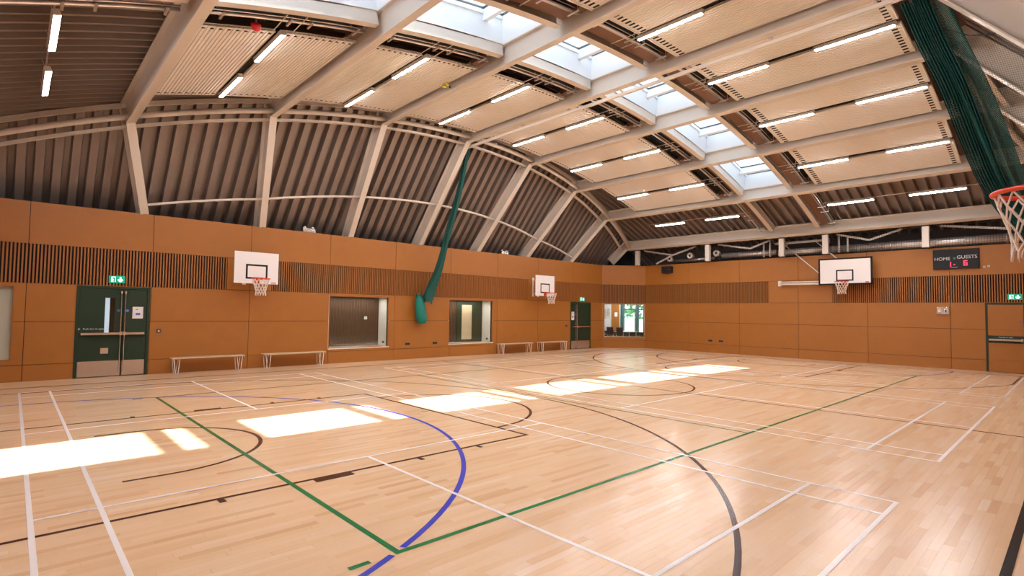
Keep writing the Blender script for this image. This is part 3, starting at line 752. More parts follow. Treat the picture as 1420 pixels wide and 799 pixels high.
# ------------------------------------------------------------------ doors
def double_door(n, label, a0, a1, split, notice, vision, pushtext, flip=False):
    F = F_left; H = 2.27
    t = empty('door_%d' % n, F((a0+a1)/2, -0.02, 0), label, 'door', kind='structure')
    mb = MB()
    mb.fbox(F, a0, a0+0.06, -0.10, 0.012, 0, H); mb.fbox(F, a1-0.06, a1, -0.10, 0.012, 0, H); mb.fbox(F, a0+0.06, a1-0.06, -0.10, 0.012, H-0.06, H)
    part(mb, 'door_frame', 'green', t)
    mb = MB(); mb.fbox(F, a0+0.06, a1-0.06, -0.16, -0.14, 0, H-0.06); part(mb, 'closing_board', 'black', t)
    leaves = ((a0+0.065, split-0.006), (split+0.006, a1-0.065))
    for k, (l0, l1) in enumerate(leaves):
        mb = MB()
        for r in minus((l0, l1, 0.012, H-0.065), [vision[k]] if vision[k] else []): mb.fbox(F, r[0], r[1], -0.05, -0.006, r[2], r[3])
        lf = part(mb, 'door_leaf', 'green', t)
        if vision[k]:
            v = vision[k]; mb = MB(); mb.fbox(F, v[0], v[1], -0.034, -0.028, v[2], v[3]); part(mb, 'vision_panel', 'glass', lf)
            mb = MB(); mb.fbox(F, v[0], v[0]+(v[1]-v[0])*0.5, -0.075, -0.06, v[2], v[3]); part(mb, 'light_beyond', 'view_glow', lf)
        mb = MB(); mb.fbox(F, l0+0.01, l1-0.01, -0.006, -0.003, 0.02, 0.40); part(mb, 'kick_plate', 'stainless', lf)
        inner = l1 if k == 0 else l0; e = -1 if k == 0 else 1
        mb = MB(); mb.beam(F(l0+0.06, 0.07, 1.08), F(l1-0.06, 0.07, 1.08), 0.045, 0.055)
        mb.fbox(F, inner+e*0.03-0.03, inner+e*0.03+0.03, -0.006, 0.095, 1.04, 1.13)
        oo = l0+0.07 if k == 0 else l1-0.07
        mb.fbox(F, oo-0.025, oo+0.025, -0.006, 0.08, 1.05, 1.11)
        part(mb, 'panic_bar', 'stainless', lf)
        mb = MB(); mb.tube([F(inner+e*0.035, 0.03, 1.1), F(inner+e*0.035, 0.03, 2.12)], 0.011, 8); mb.tube([F(inner+e*0.035, 0.03, 0.08), F(inner+e*0.035, 0.03, 1.08)], 0.011, 8)
        mb.fbox(F, inner+e*0.035-0.02, inner+e*0.035+0.02, -0.006, 0.045, 2.10, 2.16); mb.fbox(F, inner+e*0.035-0.02, inner+e*0.035+0.02, -0.006, 0.045, 0.10, 0.16)
        part(mb, 'shoot_bolt', 'stainless', lf)
        mb = MB(); cc = F(inner+e*0.085, -0.004, 1.66); nn = F(inner+e*0.085, 0.0, 1.66)
        mb.tube([cc, nn], 0.035, 16); part(mb, 'notice_disc', 'blueplastic', lf)
    if notice:
        mb = MB(); mb.fbox(F, *notice[:2], -0.006, -0.002, *notice[2:]); pp = part(mb, 'notice', 'paper', t)
        w_ = notice[1]-notice[0]; h_ = notice[3]-notice[2]
        mb = MB(); mb.fbox(F, notice[0]+w_*0.3, notice[0]+w_*0.72, -0.002, -0.001, notice[2]+h_*0.28, notice[2]+h_*0.48); part(mb, 'printed_block', 'blueplastic', t)
        mb = MB(); mb.fbox(F, notice[0]+w_*0.3, notice[0]+w_*0.5, -0.002, -0.001, notice[2]+h_*0.74, notice[2]+h_*0.82); part(mb, 'printed_mark', 'red', t)
    if pushtext:
        me = text_mesh('Push bar to open', 0.062); me.materials.append(MT['paper'])
        o = bpy.data.objects.new('lettering', me); COL.objects.link(o); R_, p_ = mtx(F, pushtext[0], -0.004, pushtext[1]); R_.translation = p_; o.matrix_world = R_
        keep(o, t); o.matrix_parent_inverse = Matrix.Translation(-Vector(t.location))
        mb = MB(); mb.fbox(F, pushtext[0]-0.35, pushtext[0]-0.27, -0.006, -0.003, pushtext[1]-0.012, pushtext[1]+0.012); mb.fbox(F, pushtext[0]-0.33, pushtext[0]-0.30, -0.006, -0.003, pushtext[1]-0.03, pushtext[1]+0.03)
        part(mb, 'arrow_mark', 'paper', t)
    return t
MT['view_glow'] = mat('pale_blue_view_glow', (0.62, 0.72, 0.88), 0.3, emit=0.45)  # glow put into a strip behind the door pane, for the light beyond
spA = -1.13
double_door(1, 'dark green double doors with panic bars and steel kick plates beside the first bench', DOOR_A[0], DOOR_A[1], spA, (-0.93, -0.70, 1.46, 1.76),
            [(-1.50, -1.30, 1.10, 1.98), None], True and (-1.70, 1.20), False)
mb = MB(); mb.fbox(F_left, -1.56, -1.40, -0.006, 0.0, 0.58, 0.72); o = mb.build('letter_plate', 'stainless'); keep(o, bpy.data.objects['door_1'])
spB = DOOR_B[0]+0.42
double_door(2, 'dark green double doors beyond the second wall hoop', DOOR_B[0], DOOR_B[1], spB, (DOOR_B[0]+0.06, DOOR_B[0]+0.28, 1.40, 1.80),
            [None, (spB+0.10, spB+0.24, 0.45, 1.95)], False, False)
# flush timber door in the far wall
F = F_far; a0, a1, H = DOOR_C[0], DOOR_C[1], DOOR_C[3]
t = empty('door_3', F((a0+a1)/2, -0.02, 0), 'flush timber door with dark frame and panic bar under an exit sign', 'door', kind='structure')
mb = MB(); mb.fbox(F, a0, a0+0.055, -0.10, 0.012, 0, H); mb.fbox(F, a1-0.055, a1, -0.10, 0.012, 0, H); mb.fbox(F, a0+0.055, a1-0.055, -0.10, 0.012, H-0.055, H)
part(mb, 'door_frame', 'green', t)
for (q0, q1) in ((0.012, 0.38), (0.385, 0.955), (1.195, 1.385), (1.39, H-0.06)):
    mb = MB(); mb.fbox(F, a0+0.06, a1-0.06, -0.05, -0.002, q0, q1); part(mb, 'door_panel', 'ply', t)
mb = MB(); mb.fbox(F, a0+0.06, a1-0.06, -0.05, -0.004, 0.96, 1.19); bp_ = part(mb, 'bar_plate', 'green', t)
mb = MB(); mb.beam(F(a0+0.09, 0.06, 1.06), F(a1-0.08, 0.06, 1.06), 0.045, 0.06); mb.fbox(F, a1-0.12, a1-0.07, -0.004, 0.09, 1.01, 1.11); mb.fbox(F, a0+0.08, a0+0.12, -0.004, 0.07, 1.03, 1.09); part(mb, 'panic_bar', 'stainless', t)
me = text_mesh('Push bar to open', 0.05); me.materials.append(MT['paper'])
o = bpy.data.objects.new('lettering', me); COL.objects.link(o); R_, p_ = mtx(F, (a0+a1)/2, -0.002, 1.145); R_.translation = p_; o.matrix_world = R_; keep(o, t)
mb = MB(); mb.tube([F(a1-0.13, -0.003, 1.66), F(a1-0.13, 0.002, 1.66)], 0.03, 14); part(mb, 'notice_disc', 'blueplastic', t)

# ------------------------------------------------------------------ exit signs
def exit_sign(F, a, z, wd, hd, label, arrow):
    t = empty('exit_sign', F(a, 0.0, z), label, 'exit sign')
    mb = MB(); mb.fbox(F, a-wd/2, a+wd/2, 0.0, 0.022, z-hd/2, z+hd/2); part(mb, 'sign_board', 'sign', t)
    mb = MB(); k = -1 if F is F_far else 1
    k = 1
    def b(u0, u1, v0, v1): mb.fbox(F, a+k*u0*wd, a+k*u1*wd, 0.022, 0.024, z+v0*hd, z+v1*hd)
    b(-0.36, -0.20, -0.36, 0.36); b(-0.13, -0.09, -0.36, 0.36); b(-0.20, -0.09, 0.28, 0.36)
    part(mb, 'door_pictogram', 'signwhite', t)
    mb = MB(); c = [(-0.25, 0.28), (-0.22, 0.12), (-0.17, -0.02), (-0.20, -0.18), (-0.27, -0.32)]
    for j in range(len(c)-1): mb.beam(F(a+k*c[j][0]*wd, 0.026, z+c[j][1]*hd), F(a+k*c[j+1][0]*wd, 0.026, z+c[j+1][1]*hd), 0.008, 0.022)
    c = [(-0.30, 0.10), (-0.22, 0.14), (-0.12, 0.05)]
    for j in range(2): mb.beam(F(a+k*c[j][0]*wd, 0.026, z+c[j][1]*hd), F(a+k*c[j+1][0]*wd, 0.026, z+c[j+1][1]*hd), 0.008, 0.016)
    part(mb, 'running_figure', 'sign', t)
    if arrow:
        mb = MB(); b2 = lambda u0, u1, v0, v1: mb.fbox(F, a+k*u0*wd, a+k*u1*wd, 0.022, 0.024, z+v0*hd, z+v1*hd)
        b2(0.16, 0.26, -0.25, 0.34)
        mb.beam(F(a+k*0.06*wd, 0.024, z), F(a+k*0.21*wd, 0.024, z-0.30*hd), 0.004, 0.03); mb.beam(F(a+k*0.36*wd, 0.024, z), F(a+k*0.21*wd, 0.024, z-0.30*hd), 0.004, 0.03)
        part(mb, 'arrow_pictogram', 'signwhite', t)
exit_sign(F_left, -1.285, 2.45, 0.33, 0.18, 'green exit sign with down arrow over the near double doors on the left wall', True)
exit_sign(F_left, 17.16, 2.42, 0.36, 0.20, 'green exit sign over the double doors beside the corner window', True)
exit_sign(F_far, 6.43, 2.46, 0.35, 0.18, 'green exit sign on the slats over the flush timber door', True)

# ------------------------------------------------------------------ corner window and the lobby seen through it
F = F_cor; a0, a1, z0, z1 = CW
t = empty('window_4', F((a0+a1)/2, -0.05, z0), 'corner window looking into a bright lobby with posters and tables', 'window', kind='structure')
mb = MB(); mb.fbox(F, a0+0.003, a1-0.003, -0.06, -0.05, z0+0.003, z1-0.003); part(mb, 'pane', 'glass', t)
mb = MB()
for (b0, b1, y0, y1) in ((a0, a0+0.02, z0, z1), (a1-0.02, a1, z0, z1), (a0, a1, z0, z0+0.03), (a0, a1, z1-0.02, z1)): mb.fbox(F, b0, b1, -0.08, 0.004, y0, y1)
part(mb, 'window_frame', 'stainless', t)
# lobby shell
XB = 23.2
mb = MB()
for r in minus((7.36, 12.6, 0, 4.2), [(9.15, 10.85, 0.3, 2.55)]): mb.box(XB, XB+0.15, r[0], r[1], r[2], r[3])
lw_ = tag(mb.build('wall_lobby', 'lobbywhite'), 'pale lobby wall seen through the corner window', 'wall', kind='structure')
mb = MB(); mb.box(XB-0.03, XB, 10.92, 11.5, 0, 3.0); mb.build('timber_lining', 'ply', lw_)
mb = MB(); mb.box(18.9, XB, 12.4, 12.5, 0, 3.2); mb.build('side_wall', 'lobbywhite', lw_)
mb = MB(); mb.box(20.75, XB, 7.36, 7.44, 0, 3.2); mb.build('side_wall', 'lobbywhite', lw_)
mb = MB(); mb.box(18.7, 18.8, 9.0, 12.5, 0, 3.2); mb.build('side_wall', 'lobbywhite', lw_)
mb = MB(); pg = [(18.75, 9.15), (20.75, 7.42), (XB+0.15, 7.42), (XB+0.15, 12.5), (18.75, 12.5)]
mb.v = [(x, y, 3.0) for x, y in pg]+[(x, y, 3.1) for x, y in pg]; mb.f = [(4, 3, 2, 1, 0), (5, 6, 7, 8, 9)]+[(k, (k+1) % 5, 5+(k+1) % 5, 5+k) for k in range(5)]
mb.build('lobby_ceiling', 'lobbywhite', lw_)
lz = empty('window_11', (XB, 10.0, 0.3), 'lobby glazing with dark green frames and daylight beyond', 'window', kind='structure')
for yy in (9.15, 9.62, 10.62, 10.80):
    mb = MB(); mb.box(XB-0.02, XB+0.10, yy, yy+0.14 if yy != 10.80 else yy+0.05, 0.3, 2.55); part(mb, 'mullion', 'lobbygreen', lz)
for zz in (0.3, 1.95, 2.5):
    mb = MB(); mb.box(XB-0.01, XB+0.09, 9.15, 10.85, zz, zz+0.06); part(mb, 'transom', 'lobbygreen', lz)
mb = MB(); mb.box(XB+0.03, XB+0.04, 9.15, 10.85, 0.3, 2.55); part(mb, 'pane', 'glass', lz)
for k, (y0_, y1_, z0_, z1_, m_) in enumerate(((11.62, 11.86, 1.55, 2.05, 'poster'), (11.92, 12.08, 1.4, 2.0, 'poster'), (11.62, 12.05, 0.95, 1.42, 'paper'), (11.05, 11.25, 1.55, 1.8, 'paper'))):
    mb = MB(); x_ = XB-0.006 if y0_ > 11.5 else XB-0.036
    mb.box(x_-0.004, x_, y0_, y1_, z0_, z1_)
    tag(mb.build('poster', m_), ['poster with dark print on the lobby wall', 'narrow printed poster beside the dark poster in the lobby', 'wide pale leaflet board under the lobby posters', 'small framed notice on the lobby timber lining'][k], 'poster')
# outside greenery beyond the lobby
tr = empty('garden_tree', (27.5, 12.6, 0), 'green tree outside the lobby glazing', 'tree')
mb = MB(); mb.tube([(27.5, 12.6, 0), (27.5, 12.65, 2.2)], [0.16, 0.10], 8); part(mb, 'trunk', 'slatdark', tr)
mb = MB()
for k in range(420):
    a = random.uniform(0, 6.28); rr = 1.5*math.sqrt(random.random()); zc = 2.6+random.uniform(-1.2, 1.4)
    c = Vector((27.5+rr*math.cos(a), 12.6+rr*math.sin(a), zc)); d1 = Vector((random.uniform(-1, 1), random.uniform(-1, 1), random.uniform(-1, 1))).normalized()*0.16
    d2 = d1.cross(Vector((random.uniform(-1, 1), random.uniform(-1, 1), random.uniform(-1, 1)))).normalized()*0.10
    mb.quad(c-d1, c+d2, c+d1, c-d2)
tag(part(mb, 'foliage', 'leaf', tr), kind='stuff')
mb = MB(); mb.box(23.7, 60, -10, 40, -0.12, -0.02); tag(mb.build('ground', 'plaster'), 'pale paving outside the lobby', 'paving', kind='structure')
# lobby furniture
def lobby_table(x, y, label):
    t = empty('lobby_table', (x, y, 0), label, 'table')
    mb = MB(); mb.box(x-0.4, x+0.4, y-0.5, y+0.5, 0.70, 0.74); part(mb, 'table_top', 'paper', t)
    for dx in (-0.33, 0.33):
        for dy in (-0.43, 0.43):
            mb = MB(); mb.tube([(x+dx, y+dy, 0), (x+dx, y+dy, 0.70)], 0.022, 8); part(mb, 'leg', 'whitewarm', t)
lobby_table(22.2, 9.75, 'white lobby table in front of the green framed glazing')
def lobby_chair(x, y, label):
    t = empty('lobby_chair', (x, y, 0), label, 'chair')
    mb = MB(); mb.box(x-0.22, x+0.22, y-0.22, y+0.22, 0.42, 0.48); part(mb, 'seat', 'chairdark', t, bevel=0.02)
    mb = MB(); mb.box(x-0.25, x-0.20, y-0.22, y+0.22, 0.55, 0.98); part(mb, 'backrest', 'chairdark', t, bevel=0.02)
    for dx in (-0.19, 0.19):
        for dy in (-0.19, 0.19):
            mb = MB(); mb.tube([(x+dx, y+dy, 0), (x+dx, y+dy, 0.98 if dx < 0 else 0.43)], 0.012, 6); part(mb, 'leg', 'galv', t)
lobby_chair(21.45, 9.5, 'dark chair before the lobby table, closest to the glazing edge')
lobby_chair(21.45, 10.15, 'dark chair before the lobby table, closest to the timber lining')
mb = MB(); mb.box(22.75, 23.1, 9.0, 12.3, 0.0, 0.66); mb.box(22.7, 23.1, 8.95, 12.3, 0.66, 0.70)
tag(mb.build('lobby_cabinet', 'green', bevel=0.01), 'low dark cabinet along the lobby wall under the glazing', 'cabinet')
lp = bpy.data.lights.new('lobby_fill_light', 'AREA'); lp.energy = 70; lp.size = 1.5; lpo = bpy.data.objects.new('lobby_fill_light', lp); COL.objects.link(lpo); lpo.location = (21.9, 10.4, 2.95)  # unseen fill light added to brighten the lobby

# ------------------------------------------------------------------ basketball hoops
def ring_pts(c, ax, ay, r, n=28): return [c+ax*r*math.cos(2*math.pi*k/n)+ay*r*math.sin(2*math.pi*k/n) for k in range(n)]
def hoop(t, F, a, d, zb, bw, bh, rim_z, square, border, wall_arms, swing=0.0, cordr=0.005, rimr=0.012):
    """backboard front at distance d from the wall frame, centre a along"""
    m = 'board'
    mb = MB(); mb.fbox(F, a-bw/2, a+bw/2, d-0.025, d, zb, zb+bh); bd = part(mb, 'backboard', m, t, bevel=0.004)
    if border:
        mb = MB(); e = 0.05
        for (b0, b1, y0, y1) in ((a-bw/2-0.012, a-bw/2+e, zb-0.012, zb+bh+0.012), (a+bw/2-e, a+bw/2+0.012, zb-0.012, zb+bh+0.012), (a-bw/2, a+bw/2, zb-0.012, zb+e), (a-bw/2, a+bw/2, zb+bh-e, zb+bh+0.012)):
            mb.fbox(F, b0, b1, d-0.03, d+0.003, y0, y1)
        part(mb, 'board_border', 'black', bd)
    sw, shh, s0 = square; e = 0.05; mb = MB()
    for (b0, b1, y0, y1) in ((a-sw/2, a-sw/2+e, s0, s0+shh), (a+sw/2-e, a+sw/2, s0, s0+shh), (a-sw/2+e, a+sw/2-e, s0, s0+e), (a-sw/2+e, a+sw/2-e, s0+shh-e, s0+shh)):
        mb.fbox(F, b0, b1, d, d+0.003, y0, y1)
    part(mb, 'target_square', 'black', bd)
    mb = MB(); mb.fbox(F, a+bw/2-0.20, a+bw/2-0.06, d, d+0.002, zb+0.02, zb+0.05) if not border else mb.fbox(F, a+bw/2-0.22, a+bw/2-0.10, d, d+0.002, zb+0.06, zb+0.10)
    part(mb, 'maker_mark', 'red', bd)
    # rim
    c = Vector(F(a, d+0.15+0.225, rim_z)); ax = Vector(F(1, 0, 0))-Vector(F(0, 0, 0)); ay = Vector(F(0, 1, 0))-Vector(F(0, 0, 0))
    mb = MB(); mb.tube(ring_pts(c, ax, ay, 0.234, 40), rimr, 10, closed=True); rm = part(mb, 'rim', 'rim', t, smooth=True)
    mb = MB(); mb.fbox(F, a-0.075, a+0.075, d, d+0.012, rim_z-0.13, rim_z+0.03)
    for e in (-0.055, 0.055): mb.beam(F(a+e, d+0.005, rim_z-0.01), F(a+e*1.5, d+0.17, rim_z), 0.02, 0.03)
    mb.hexa([F(a-0.06, d+0.01, rim_z-0.10), F(a+0.06, d+0.01, rim_z-0.10), F(a+0.06, d+0.02, rim_z-0.10), F(a-0.06, d+0.02, rim_z-0.10), F(a-0.06, d+0.01, rim_z), F(a+0.06, d+0.01, rim_z), F(a+0.06, d+0.16, rim_z), F(a-0.06, d+0.16, rim_z)])
    part(mb, 'rim_bracket', 'rim', t)
    # net: 12 loops, diamond mesh narrowing downwards
    n = 12; levels = [(0.0, 0.222), (0.09, 0.205), (0.18, 0.175), (0.27, 0.148), (0.35, 0.132), (0.42, 0.135)]
    mb = MB()
    for k in range(n):
        for sgn in (-1, 1):
            pts = []
            for li, (dz, rr) in enumerate(levels):
                an = 2*math.pi*(k+sgn*0.5*(li % 2))/n
                rr2 = rr*(1+0.02*math.sin(3*k+li)); sway = swing*dz
                pts.append(c+ax*(rr2*math.cos(an)+sway)+ay*rr2*math.sin(an)+Vector((0, 0, -dz-0.012)))
            mb.tube(pts, cordr, 5, cap=False)
    for k in range(n):      # dangling knots
        an = 2*math.pi*(k+0.5)/n; dz, rr = levels[-1]
        p = c+ax*(rr*math.cos(an)+swing*dz)+ay*rr*math.sin(an)+Vector((0, 0, -dz-0.01)); mb.tube([p, p+Vector((0.004*math.cos(k), 0.004*math.sin(k), -0.05))], [cordr*1.1, cordr*1.4], 5)
    part(mb, 'net', 'cord', t, smooth=True)
    if wall_arms:
        mb = MB()
        for e in (-0.16, 0.16):
            for zz in (zb+0.12, zb+bh-0.2): mb.beam(F(a+e, 0.0, zz), F(a+e, d-0.025, zz), 0.04, 0.04)
            mb.beam(F(a+e, d-0.045, zb+0.05), F(a+e, d-0.045, zb+bh-0.1), 0.04, 0.04)
            mb.fbox(F, a+e-0.05, a+e+0.05, 0.0, 0.012, zb-0.02, zb+bh-0.08)
        part(mb, 'wall_arm', 'whitewarm', t)
for (F, a, lab, sw) in ((F_left, 1.88, 'white backboard with orange rim on the left wall above the benches by the double doors', 0),
                    (F_left, 13.9, 'white backboard with orange rim on the left wall near the far double doors', 0),
                    (F_right, 1.90, 'orange rim with white net on the right-hand long wall, beside the gathered curtain', -0.16)):
    t = empty('basketball_hoop', F(a, 0.0, 2.48), lab, 'basketball hoop', None)
    hoop(t, F, a, 0.60 if F is F_left else 0.71, 2.47, 1.2, 0.90, 2.60 if F is F_left else 2.645, (0.59, 0.42, 2.60), False, True, sw, 0.007 if F is F_right else 0.008, 0.017 if F is F_right else 0.013)
# folded main hoop on the far wall
t = empty('basketball_hoop', F_far(0.0, 0.0, 3.0), 'large black-bordered backboard folded against the far wall on white steel arms', 'basketball hoop')
hoop(t, F_far, 1.70, 0.33, 2.98, 1.80, 1.02, 3.08, (0.59, 0.43, 3.12), True, False, 0, 0.009)
mb = MB(); mb.tube([F_far(-0.75, 0.10, 3.06), F_far(0.95, 0.24, 3.04)], 0.045, 10); mb.tube([F_far(-0.70, 0.12, 3.15), F_far(0.95, 0.26, 3.13)], 0.022, 8); part(mb, 'folding_arm', 'whitewarm', t, smooth=True)
mb = MB(); mb.fbox(F_far, -0.82, -0.70, 0.0, 0.13, 2.98, 3.20); part(mb, 'hinge_plate', 'whitewarm', t)
mb = MB(); mb.tube([F_far(-0.95, 0.05, 4.79), F_far(1.0, 0.05, 4.79)], 0.05, 10); part(mb, 'head_rail', 'whitewarm', t, smooth=True)
for aa in (-0.62, 0.98):
    mb = MB(); mb.fbox(F_far, aa-0.09, aa+0.09, -0.20, 0.08, 4.70, 4.88); part(mb, 'rail_bracket', 'whitewarm', t)
for (p, q) in ((F_far(-0.62, 0.06, 4.76), F_far(0.95, 0.26, 3.30)), (F_far(0.62, 0.06, 4.76), F_far(1.45, 0.27, 3.98))):
    mb = MB(); mb.tube([p, q], 0.02, 8); part(mb, 'tie_rod', 'whitewarm', t, smooth=True)
mb = MB(); mb.beam(F_far(0.95, 0.27, 3.04), F_far(2.4, 0.27, 3.04), 0.05, 0.06); mb.beam(F_far(1.2, 0.275, 3.0), F_far(1.2, 0.275, 3.9), 0.05, 0.05); mb.beam(F_far(2.2, 0.275, 3.0), F_far(2.2, 0.275, 3.9), 0.05, 0.05); part(mb, 'board_frame', 'whitewarm', t)

# ------------------------------------------------------------------ scoreboard
F = F_far; t = empty('scoreboard', F(4.98, 0.0, 3.44), 'black electronic scoreboard reading HOME and GUESTS', 'scoreboard')
mb = MB(); mb.fbox(F, 4.36, 5.59, 0.0, 0.08, 3.44, 4.12); part(mb, 'case', 'scoreblack', t, bevel=0.012)
def stick_text(body, size, a, z, m, d=0.082, name='lettering', bold=False):
    me = text_mesh(body, size, 0.001); me.materials.append(MT[m])
    o = bpy.data.objects.new(name, me); COL.objects.link(o); R_, p_ = mtx(F, a, d, z); R_.translation = p_; o.matrix_world = R_; keep(o, t); return o
stick_text('HOME', 0.155, 4.62, 3.79, 'scoretext'); stick_text('GUESTS', 0.155, 5.28, 3.83, 'scoretext')
def seg7(a, z, wd, hd, segs, name):
    mb = MB(); e = 0.022
    S = {'a': (-wd/2, wd/2, hd/2-e, hd/2), 'g': (-wd/2, wd/2, -e/2, e/2), 'd': (-wd/2, wd/2, -hd/2, -hd/2+e), 'f': (-wd/2, -wd/2+e, 0, hd/2), 'e': (-wd/2, -wd/2+e, -hd/2, 0), 'b': (wd/2-e, wd/2, 0, hd/2), 'c': (wd/2-e, wd/2, -hd/2, 0)}
    for s_ in segs:
        u0, u1, v0, v1 = S[s_]; mb.fbox(F, a+u0, a+u1, 0.081, 0.084, z+v0, z+v1)
    part(mb, name, 'scorered', t)
seg7(4.88, 3.60, 0.09, 0.17, 'fe', 'digit'); seg7(5.24, 3.63, 0.10, 0.17, 'afgedc', 'digit')
mb = MB(); mb.fbox(F, 4.93, 4.96, 0.081, 0.084, 3.57, 3.60); part(mb, 'digit_dot', 'scorered', t)
mb = MB(); mb.fbox(F, 4.84, 5.03, 0.081, 0.083, 3.485, 3.497); part(mb, 'period_bar', 'scoretext', t)
mb = MB(); mb.tube([F(4.95, 0.08, 3.80), F(4.95, 0.084, 3.80)], 0.04, 14); part(mb, 'round_badge', 'lobbygreen', t)

# ------------------------------------------------------------------ wall fittings
def fitting(name, F, a0, a1, d, z0, z1, m, label, cat, face=None, group=None):
    t = empty(name, F((a0+a1)/2, 0, z0), label, cat, group)
    mb = MB(); mb.fbox(F, a0, a1, 0.0, d, z0, z1); part(mb, 'case', m, t, bevel=0.006)
    if face:
        for (u0, u1, v0, v1, mm, nm) in face:
            mb = MB(); mb.fbox(F, a0+(a1-a0)*u0, a0+(a1-a0)*u1, d, d+0.006, z0+(z1-z0)*v0, z0+(z1-z0)*v1); part(mb, nm, mm, t)
    return t
fitting('wall_speaker', F_far, -6.30, -5.78, 0.22, 3.78, 4.09, 'black', 'black loudspeaker on the far wall under the round nozzles', 'speaker', [(0.08, 0.92, 0.1, 0.9, 'scoreblack', 'grille'), (0.8, 0.86, 0.4, 0.5, 'paper', 'badge')])
fitting('control_panel', F_far, 4.43, 4.78, 0.05, 1.88, 2.13, 'stainless', 'steel control panel on the far wall beside the flush door', 'control panel', [(0.10, 0.36, 0.30, 0.70, 'paper', 'screen'), (0.62, 0.82, 0.25, 0.75, 'paper', 'call_point'), (0.66, 0.78, 0.32, 0.62, 'darkmetal', 'button')])
fitting('cable_outlet', F_far, 5.68, 5.74, 0.02, 3.44, 3.50, 'paper', 'small white outlet right of the scoreboard', 'outlet', [(0.3, 0.7, 0.3, 0.7, 'darkmetal', 'hole')])
fitting('cable_outlet', F_far, 5.79, 5.85, 0.02, 3.46, 3.52, 'paper', 'small white outlet second from the scoreboard', 'outlet', [(0.3, 0.7, 0.3, 0.7, 'darkmetal', 'hole')])
for F, a, lab in ((F_left, 7.31, 'black double socket on the left wall below the bagged curtain'), (F_left, 8.51, 'black double socket on the left wall beside the window with the dark door'),
             (F_far, -3.88, 'black double socket low on the far wall toward the corner window'), (F_far, -3.37, 'black double socket low on the far wall, second from the corner window')):
    fitting('wall_socket', F, a-0.10, a+0.10, 0.016, 0.51, 0.59, 'darkmetal', lab, 'socket', [(0.12, 0.42, 0.2, 0.8, 'black', 'outlet_face'), (0.58, 0.88, 0.2, 0.8, 'black', 'outlet_face')])
for a, lab in ((-0.34, 'round black door contact on the left wall beside the near double doors'), (16.02, 'round black door contact on the left wall beside the far double doors')):
    t = empty('wall_call_point', F_left(a, 0, 1.13), lab, 'call point')
    mb = MB(); mb.fbox(F_left, a-0.05, a+0.05, 0, 0.015, 1.08, 1.18); part(mb, 'plate', 'darkmetal', t, bevel=0.004)
    mb = MB(); mb.tube([F_left(a, 0.012, 1.13), F_left(a, 0.022, 1.13)], 0.028, 16); part(mb, 'push_button', 'stainless', t)
for a, lab in ((3.62, 'small detector box on top of the left wall above the first hoop'), (12.06, 'small detector box on top of the left wall near the second hoop')):
    t = empty('beam_detector', F_left(a, -0.08, ZT), lab, 'detector')
    mb = MB(); mb.fbox(F_left, a-0.20, a+0.20, -0.14, -0.03, ZT, ZT+0.14); part(mb, 'case', 'stainless', t, bevel=0.01)
    for e in (-0.13, 0.13):
        mb = MB(); mb.tube([F_left(a+e, -0.08, ZT+0.14), F_left(a+e, -0.08, ZT+0.19)], 0.035, 10); part(mb, 'lamp_head', 'paper', t)

# ------------------------------------------------------------------ benches along the left wall
def bench(x0, x1, label, group):
    c = (x0+x1)/2; t = empty('bench', (c, 8.55, 0), label, 'bench', group)
    mb = MB(); mb.box(x0, x1, 8.40, 8.70, 0.40, 0.435); part(mb, 'seat', 'benchwood', t, bevel=0.006)
    for xx in (x0+0.13, x1-0.13):
        for yy in (8.44, 8.66):
            e = -1 if yy < 8.5 else 1
            mb = MB()
            mb.tube([(xx-0.07, yy, 0.40), (xx-0.03, yy+e*0.02, 0.006), (xx+0.03, yy+e*0.02, 0.006), (xx+0.07, yy, 0.40)], 0.011, 6)
            part(mb, 'leg', 'whitewarm', t, smooth=True)
bench(-0.10, 1.70, 'pale wooden bench on hairpin legs next to the green double doors', None)
bench(2.22, 4.08, 'pale wooden bench on hairpin legs beside the slatted deep window', None)
bench(11.50, 13.38, 'pale wooden bench on hairpin legs beside the window with the dark door', None)
bench(13.85, 15.65, 'pale wooden bench on hairpin legs below the second wall hoop', None)

